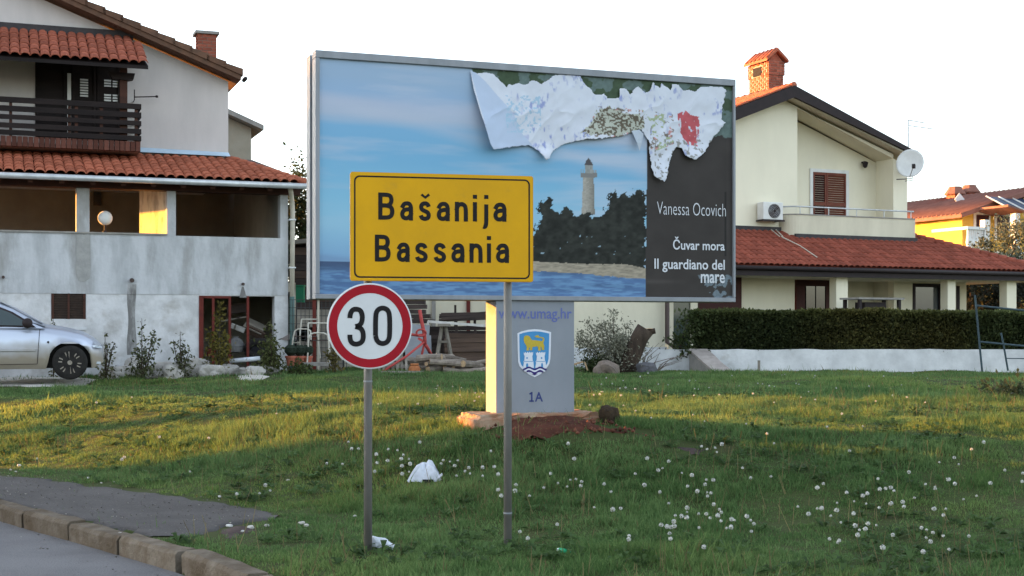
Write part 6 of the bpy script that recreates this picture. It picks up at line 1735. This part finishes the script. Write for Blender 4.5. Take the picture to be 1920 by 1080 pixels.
# ================================================================ litter
p = pxg(797, 903)
def crumple(name, label, cat, loc, w, d, h, mat, seed, parts=True):
    t = thing(name, label, cat, loc)
    rg_ = np.random.default_rng(seed); n = 16; vs = []; fs = []
    for j in range(n):
        for i in range(n):
            x, y = (i/(n-1)-.5)*2, (j/(n-1)-.5)*2
            r = max(abs(x), abs(y)); z = h*max(0, 1-r**2.2)*(.75+.5*float(vn(x*2+seed, y*2, 3))) + .01
            if abs(x+.05) < .12: z *= .86
            vs.append((x*w/2*(1-.22*z/h), y*d/2*(1-.2*z/h), z+.004*rg_.normal()))
    for j in range(n-1):
        for i in range(n-1): fs.append((j*n+i, j*n+i+1, (j+1)*n+i+1, (j+1)*n+i))
    MB().add(vs, fs).build('sheet', mat, t)
    return t
t = crumple('foam_sheet', 'crumpled bluish white foam sheet lying in the grass between the poles', 'litter', (p[0], p[1]+.05, H(*p)-.01), .34, .24, .19, foam_white, 3)
MB().add([(.10,-.12,.02),(.17,-.13,.07),(.165,-.1,.09),(.08,-.08,.03)], [(0,1,2,3)]).build('folded_corner', foam_white, t)
MB().box(-.02,.08,-.125,-.11,.0,.03).build('dark_front_strip', dark_gap, t)  # near-black strip low along the front edge
p = pxg(715, 1030)
t = thing('plastic_bag', 'small crumpled white plastic bag at the foot of the left pole', 'litter', (p[0], p[1], H(*p)+.03))
rock('bag', None, None, (-.015, 0, .02), (.062,.05,.038), plastic_white, 15, parent=t, jag=.55)
rock('bag_tail', None, None, (.065, -.03, -.005), (.03,.03,.028), plastic_white, 17, parent=t, jag=.6)
p = pxg(1060, 1045)
t = thing('green_bottle', 'small green plastic bottle in the grass at the bottom of the photo', 'bottle', (p[0], p[1], H(*p)+.045), R(-35))
MB().tube([(-.05,0,.0),(.02,0,-.005),(.04,0,-.008)], [.018,.018,.01], 10).build('body', M('bottle_green', (.01,.22,.10), None, rough=.3), t, smooth=True)
MB().tube([(-.066,0,.001),(-.05,0,0)], [.012,.014], 8).build('cap', plastic_white, t)
tagp = [(560,985),(575,988)]

# ================================================================ dandelion clocks
def dandelion_protos():
    out = []
    for k in range(3):
        rg_ = np.random.default_rng(k+5); n = 90
        d = rg_.normal(size=(n, 3)); d /= np.linalg.norm(d, axis=1)[:, None]
        e = np.cross(d, rg_.normal(size=(n, 3))); e /= np.linalg.norm(e, axis=1)[:, None]
        s2 = np.cross(d, e)
        r = .0185*rg_.uniform(.85, 1.08, n)[:, None]; tip = d*r
        # each seed's tuft: a tiny disc at the tip
        v = np.stack([tip+e*.0048, tip+s2*.0048, tip-e*.0048, tip-s2*.0048], 1).reshape(-1, 3)
        f = np.arange(n*4).reshape(n, 4)
        ob = big_mesh('seed_head', v, f, 4, None, seed_mat)
        me = ob.data; bpy.data.objects.remove(ob)
        out.append(me)
    return out
dmesh = dandelion_protos()
sm_ = MB().tube([(0,0,0),(.004,0,.5),(0,0,1)], [.0035,.003,.0028], 5).build('dandelion', stem_mat); stem_me = sm_.data; bpy.data.objects.remove(sm_)
def hp(x, y): return (1100+x/2.341, 780+y/2.341)
D = [hp(*q) for q in [(262,187),(360,203),(330,230),(310,238),(210,255),(76,301),(108,333),(265,306),(322,335),(42,402),(357,384),(440,315),(460,262),(415,253),(530,284),(560,283),(520,303),(484,333),(524,335),(546,338),(525,353),(554,391),(445,405),(490,429),(527,432),(545,447),(570,437),(590,425),(585,412),(597,460),(640,455),(652,460),(630,490),(612,495),(720,507),(740,474),(722,460),(700,440),(415,440),(395,440),(447,443),(440,425),(380,465),(370,490),(382,485),(360,488),(330,478),(370,515),(368,540),(495,495),(520,578),(185,530),(178,540),(107,412),(150,408),(508,133),(537,145),(567,142),(590,126),(572,160),(716,272),(808,270),(687,234),(1018,316),(1035,302),(928,401),(972,430),(1005,408),(1040,405),(1064,441),(1093,415),(1108,383),(1147,337),(1172,376),(1115,469),(1172,432),(1215,352),(1232,342),(1283,321),(1310,323),(1345,332),(1335,318),(1290,407),(1337,384),(1388,378),(1388,400),(1440,362),(1485,299),(1525,320),(1538,313),(1612,303),(1593,282),(1528,407),(1577,411),(1567,437),(1660,366),(1707,351),(1640,217),(1540,205),(1615,185),(1827,238),(1185,485),(1205,500),(1222,497),(1243,476),(1267,482),(1185,522),(1105,557),(1115,548),(1060,540),(1338,523),(1293,576),(1463,492),(1497,503),(1518,510),(1497,535),(1512,553),(1565,527),(1685,529),(1580,585),(1470,600),(1425,247),(1775,298),(1915,255),(1912,287),(1277,280),(818,122),(788,80),(1158,152),(1235,388)]]
def hp2(x, y): return (560+x/3.556, 820+y/3.556)
D += [hp2(*q) for q in [(330,33),(353,76),(395,75),(505,112),(588,82),(660,90),(690,118),(793,36),(530,174),(516,232),(590,160),(683,152),(735,148),(682,192),(690,244),(730,230),(740,180),(962,160),(955,185),(1008,168),(1050,155),(1045,190),(1052,256),(1130,208),(1115,232),(1143,248),(1220,203),(1237,262),(1310,205),(1293,98),(1345,246),(1318,353),(1342,388),(1440,320),(1443,356),(1807,48),(1825,147),(1690,242),(1735,315),(1800,332),(1855,280),(1885,295),(1878,325),(1808,288),(1537,394),(1632,340),(180,180),(288,180),(1725,585),(1515,675),(1465,630)]]
D += [(227,862),(233,858),(70,860),(355,884),(500,910),(505,920),(445,927),(485,925),(180,755),(248,745),(300,820),(390,822),(590,770),(520,776),(660,760),(1170,760),(1320,790),(1222,785),(1300,778),(1190,770),(1550,800),(1580,776),(1620,800),(1400,795),(1845,830),(1822,845),(1700,745),(1640,752),(1500,745),(1450,755),(1350,740),(1250,742),(1190,730),(1130,735),(1105,760)]
rg_ = random.Random(33)
D += [(rg_.uniform(1090, 1760), rg_.gauss(722, 16)) for _ in range(48)] + [(rg_.uniform(700, 905), rg_.gauss(738, 12)) for _ in range(22)]
D = [q for q in D if q[1] > 694]
rg_ = random.Random(12)
nd = 0
for px, py in D:
    stem = rg_.uniform(.08, .155) if py > 800 else rg_.uniform(.07, .11)
    q = pxs(px, py, stem)
    if q[1] > 31: continue
    sol = Vector((q[0], q[1], 0)); g = H(sol.x, sol.y)
    root = bpy.data.objects.new('dandelion', stem_me); COL.objects.link(root)
    root.location = (sol.x, sol.y, g-.01); root.scale = (1, 1, stem+.01)
    root.rotation_euler = (rg_.uniform(-.12,.12), rg_.uniform(-.12,.12), rg_.uniform(0,6))
    tag(root, 'white dandelion seed head standing in the grass', 'dandelion', 'dandelion seed heads in the lawn')
    hd = bpy.data.objects.new('seed_head', rg_.choice(dmesh)); COL.objects.link(hd); hd.parent = root
    sc = rg_.uniform(.5, 1.08)*(1 if py > 800 else .8)
    hd.location = (0, 0, 1.0); hd.scale = (sc, sc, sc/(stem+.01)); hd.rotation_euler = (0, 0, rg_.uniform(0, 6))
    nd += 1

# ================================================================ grass
def grass_zone(name, y0, y1, dens, hmin, hmax, width, seg, seed):
    rg_ = np.random.default_rng(seed)
    half = lambda y: .385*y+2.0
    area = (half(y0)+half(y1))*(y1-y0)
    n = int(area*dens*1.25)
    Y = rg_.uniform(y0, y1, n); X = rg_.uniform(-1, 1, n)*half(y1)
    k = np.abs(X) < half(Y); X, Y = X[k], Y[k]
    # tufts: pull blades towards clump centres
    k1 = X - kerb_x(Y) > .2 + .12*vn(X*4, Y*4, 2)
    ins = inpoly(X+.6*(fbm(X*2.6, Y*2.6, 4, 6)-.5), Y+.6*(fbm(X*2.6, Y*2.6, 4, 7)-.5), WALK) & (rg_.random(len(X)) > .01)
    soil = inpoly(X+.25*(fbm(X*3, Y*3, 2, 6)-.5), Y+.25*(fbm(X*3, Y*3, 2, 7)-.5), SOIL) & (rg_.random(len(X)) > .07)
    dirt = (inpoly(X, Y, DIRT) | inpoly(X, Y, DIRT2)) & (rg_.random(len(X)) > .2)
    gr = np.zeros(len(X), bool)
    for g_ in GRAV: gr |= inpoly(X+.5*(fbm(X*2, Y*2, 2, 8)-.5), Y+.4*(fbm(X*2, Y*2, 2, 9)-.5), g_)
    gr &= rg_.random(len(X)) > .06
    cl_ = fbm(X*1.1, Y*1.1, 3, 30); fine = fbm(X*5.5, Y*5.5, 2, 31)
    thin = rg_.random(len(X)) < np.clip(.66+2.0*(fine-.45)+1.0*(cl_-.45), .42, 1)
    under = (Y > 31.6) & (X > hx0-1.8)
    keep = k1 & ~ins & ~soil & ~dirt & ~gr & thin & ~under
    X, Y, cl_, fine = X[keep], Y[keep], cl_[keep], fine[keep]
    n = len(X); Z = hgt(X, Y)-.012
    big = np.clip(fbm(X*.8+30, Y*.8, 3, 36)*1.6-.35, .25, 1.25)
    h = (hmin+(hmax-hmin)*rg_.random(n)**1.4)*big*(.45+1.1*fine)
    tall = rg_.random(n) < .012; h = np.where(tall, h*2.0, h)
    a = rg_.uniform(0, 2*np.pi, n); lean = h*rg_.uniform(.15, .8, n)
    dx, dy = np.cos(a)*lean, np.sin(a)*lean
    b = a + rg_.uniform(-1.2, 1.2, n) + np.pi/2
    w = width*rg_.uniform(.6, 1.3, n); wx, wy = np.cos(b)*w/2, np.sin(b)*w/2
    g1, g2 = np.array([.062,.125,.040]), np.array([.150,.235,.088])
    t = np.clip(rg_.normal(.45, .36, n)+1.2*(cl_-.5), 0, 1)[:, None]
    c = g1*(1-t)+g2*t
    dry = rg_.random(n) < np.clip(.05+.5*(fbm(X*.6+9, Y*.6, 3, 40)-.5), .02, .3)
    c[dry] = np.array([.17,.14,.07])*rg_.uniform(.6, 1.2, dry.sum())[:, None]
    yel = np.clip((fbm(X*.45, Y*.45+20, 3, 44)-.45)*3, 0, 1)[:, None]
    c = c*(1+yel*np.array([.45,.22,0]))
    P = np.stack([X, Y, Z], 1)
    z0 = np.zeros(n)
    if seg == 2:
        v = np.stack([P+np.stack([-wx,-wy,z0],1), P+np.stack([wx,wy,z0],1), P+np.stack([dx*.4+wx*.7,dy*.4+wy*.7,h*.62],1), P+np.stack([dx*.4-wx*.7,dy*.4-wy*.7,h*.62],1), P+np.stack([dx,dy,h],1)], 1).reshape(-1, 3)
        i = np.arange(n)*5
        f = np.concatenate([np.stack([i,i+1,i+2],1), np.stack([i,i+2,i+3],1), np.stack([i+3,i+2,i+4],1)])
        cc = np.repeat(c, 5, 0)
    else:
        v = np.stack([P+np.stack([-wx,-wy,z0],1), P+np.stack([wx,wy,z0],1), P+np.stack([dx,dy,h],1)], 1).reshape(-1, 3)
        f = np.arange(n*3).reshape(n, 3); cc = np.repeat(c, 3, 0)
    o = big_mesh(name, v, f, 3, cc, grass_mat)
    tag(o, 'short rough green lawn grass', 'grass', None, 'stuff')
    return n
grass_zone('grass', 8.3, 13.0, 6600, .05, .15, .0074, 2, 1)
grass_zone('grass', 13.0, 19.0, 4600, .06, .16, .0125, 1, 2)
grass_zone('grass', 19.0, 34.5, 1500, .06, .14, .023, 1, 3)

# broad-leaved weeds: rosettes of leaves spread through the turf
rg_ = np.random.default_rng(91)
nr = 2600
RY = rg_.uniform(8.6, 20, nr); RX = rg_.uniform(-1, 1, nr)*(.38*RY+.3)
ok = (RX-kerb_x(RY) > .25) & ~inpoly(RX, RY, WALK) & ~inpoly(RX, RY, SOIL) & (fbm(RX*.9, RY*.9, 3, 55) > .46)
RX, RY = RX[ok], RY[ok]; nr = len(RX); k_ = 7
cx = np.repeat(RX, k_); cy = np.repeat(RY, k_); an = rg_.uniform(0, 6.283, nr*k_)
ln = rg_.uniform(.05, .11, nr*k_); wd = ln*rg_.uniform(.14, .24, nr*k_); rise = ln*rg_.uniform(.15, .75, nr*k_)
cz_ = hgt(cx, cy)+.012
dx, dy = np.cos(an), np.sin(an)
b0 = np.stack([cx, cy, cz_], 1)
mid_ = np.stack([cx+dx*ln*.55, cy+dy*ln*.55, cz_+rise], 1); tip = np.stack([cx+dx*ln, cy+dy*ln, cz_+rise*.75], 1)
sd = np.stack([-dy*wd, dx*wd, 0*dx], 1)
v = np.stack([b0, mid_+sd, tip, mid_-sd], 1).reshape(-1, 3)
tone = np.repeat(rg_.uniform(.6, 1.3, nr), k_)[:, None]
o = big_mesh('weeds', v, np.arange(len(v)).reshape(-1, 4), 4, np.repeat(np.array([.075,.13,.045])*tone*np.array([1.0,1.0,1.0]), 4, 0), grass_mat)
tag(o, 'low broad leaved weeds through the lawn', 'weeds', None, 'stuff')
# dry stalks
ns_ = 1500
SY = rg_.uniform(8.6, 22, ns_); SX = rg_.uniform(-1, 1, ns_)*(.38*SY+.3)
ok = (SX-kerb_x(SY) > .25) & ~inpoly(SX, SY, WALK) & ~inpoly(SX, SY, SOIL) & (fbm(SX*.7, SY*.7, 3, 58) > .47)
SX, SY = SX[ok], SY[ok]; n = len(SX); hh = rg_.uniform(.08, .24, n); aa = rg_.uniform(0, 6.283, n); le_ = hh*rg_.uniform(0, .5, n); ww = .0028
P = np.stack([SX, SY, hgt(SX, SY)], 1); T = P+np.stack([np.cos(aa)*le_, np.sin(aa)*le_, hh], 1); Sd = np.stack([np.full(n, ww), 0*SX, 0*SX], 1)
v = np.stack([P-Sd, P+Sd, T+Sd*.6, T-Sd*.6], 1).reshape(-1, 3)
o = big_mesh('dry_stalks', v, np.arange(len(v)).reshape(-1, 4), 4, np.repeat(np.array([.20,.165,.085])*rg_.uniform(.6, 1.2, n)[:, None], 4, 0), grass_mat)
tag(o, 'thin dry stalks standing in the lawn', 'stalks', None, 'stuff')
# grit on the pavement and along the kerb
ng = 2200
QX_ = rg_.uniform(-6.5, -1.9, ng); QY_ = rg_.uniform(9.5, 17, ng)
kk = QX_-kerb_x(QY_); ok = inpoly(QX_, QY_, WALK) | ((kk < -.02) & (kk > -.5) & (rg_.random(ng) < .35))
QX_, QY_, kk = QX_[ok], QY_[ok], kk[ok]; n = len(QX_)
sz = rg_.uniform(.003, .011, n)**1.0
zz_ = np.where(kk < 0, -.128, .018)
ctr = np.stack([QX_, QY_, zz_+sz*.3], 1)
tet = np.array([[1,1,1],[-1,-1,1],[-1,1,-1],[1,-1,-1]])*.8
rv_ = tet[None]*(sz[:, None, None])*rg_.uniform(.5, 1.3, (n, 4, 1))
v = (ctr[:, None, :]+rv_*np.array([1, 1, .6])).reshape(-1, 3)
i = np.arange(n)*4
f = np.concatenate([np.stack([i,i+1,i+2],1), np.stack([i,i+3,i+1],1), np.stack([i,i+2,i+3],1), np.stack([i+1,i+3,i+2],1)])
gc = np.where(rg_.random(n)[:, None] < .10, np.array([.30,.28,.25]), np.array([.13,.12,.11]))*rg_.uniform(.6, 1.2, n)[:, None]
o = big_mesh('grit', v, f, 3, np.repeat(gc, 4, 0), paper_mat)
tag(o, 'loose grit on the pavement and beside the kerb', 'grit', None, 'stuff')

# loose red clods on the bare soil in front of the plinth
nc = 420
CX_ = rg_.uniform(-.9, 1.5, nc); CY_ = rg_.uniform(13.2, 14.6, nc)
ok = inpoly(CX_+.2*(vn(CX_*4, CY_*4, 3)-.5), CY_, SOIL); CX_, CY_ = CX_[ok], CY_[ok]; n = len(CX_)
sz = rg_.uniform(.006, .03, n)
ctr = np.stack([CX_, CY_, hgt(CX_, CY_)+.02+sz*.3], 1)
octa = np.array([[1,0,0],[-1,0,0],[0,1,0],[0,-1,0],[0,0,1],[0,0,-1]], float)
v = (ctr[:, None, :]+octa[None]*sz[:, None, None]*rg_.uniform(.6, 1.3, (n, 6, 1))).reshape(-1, 3)
i = np.arange(n)*6
f = np.concatenate([np.stack([i+p_, i+q_, i+r_], 1) for p_, q_, r_ in ((0,2,4),(2,1,4),(1,3,4),(3,0,4),(2,0,5),(1,2,5),(3,1,5),(0,3,5))])
o = big_mesh('soil_clods', v, f, 3, np.repeat(np.array([.10,.038,.024])*rg_.uniform(.5, 1.5, n)[:, None], 6, 0), paper_mat)
tag(o, 'loose red soil clods in front of the plinth', 'soil', None, 'stuff')
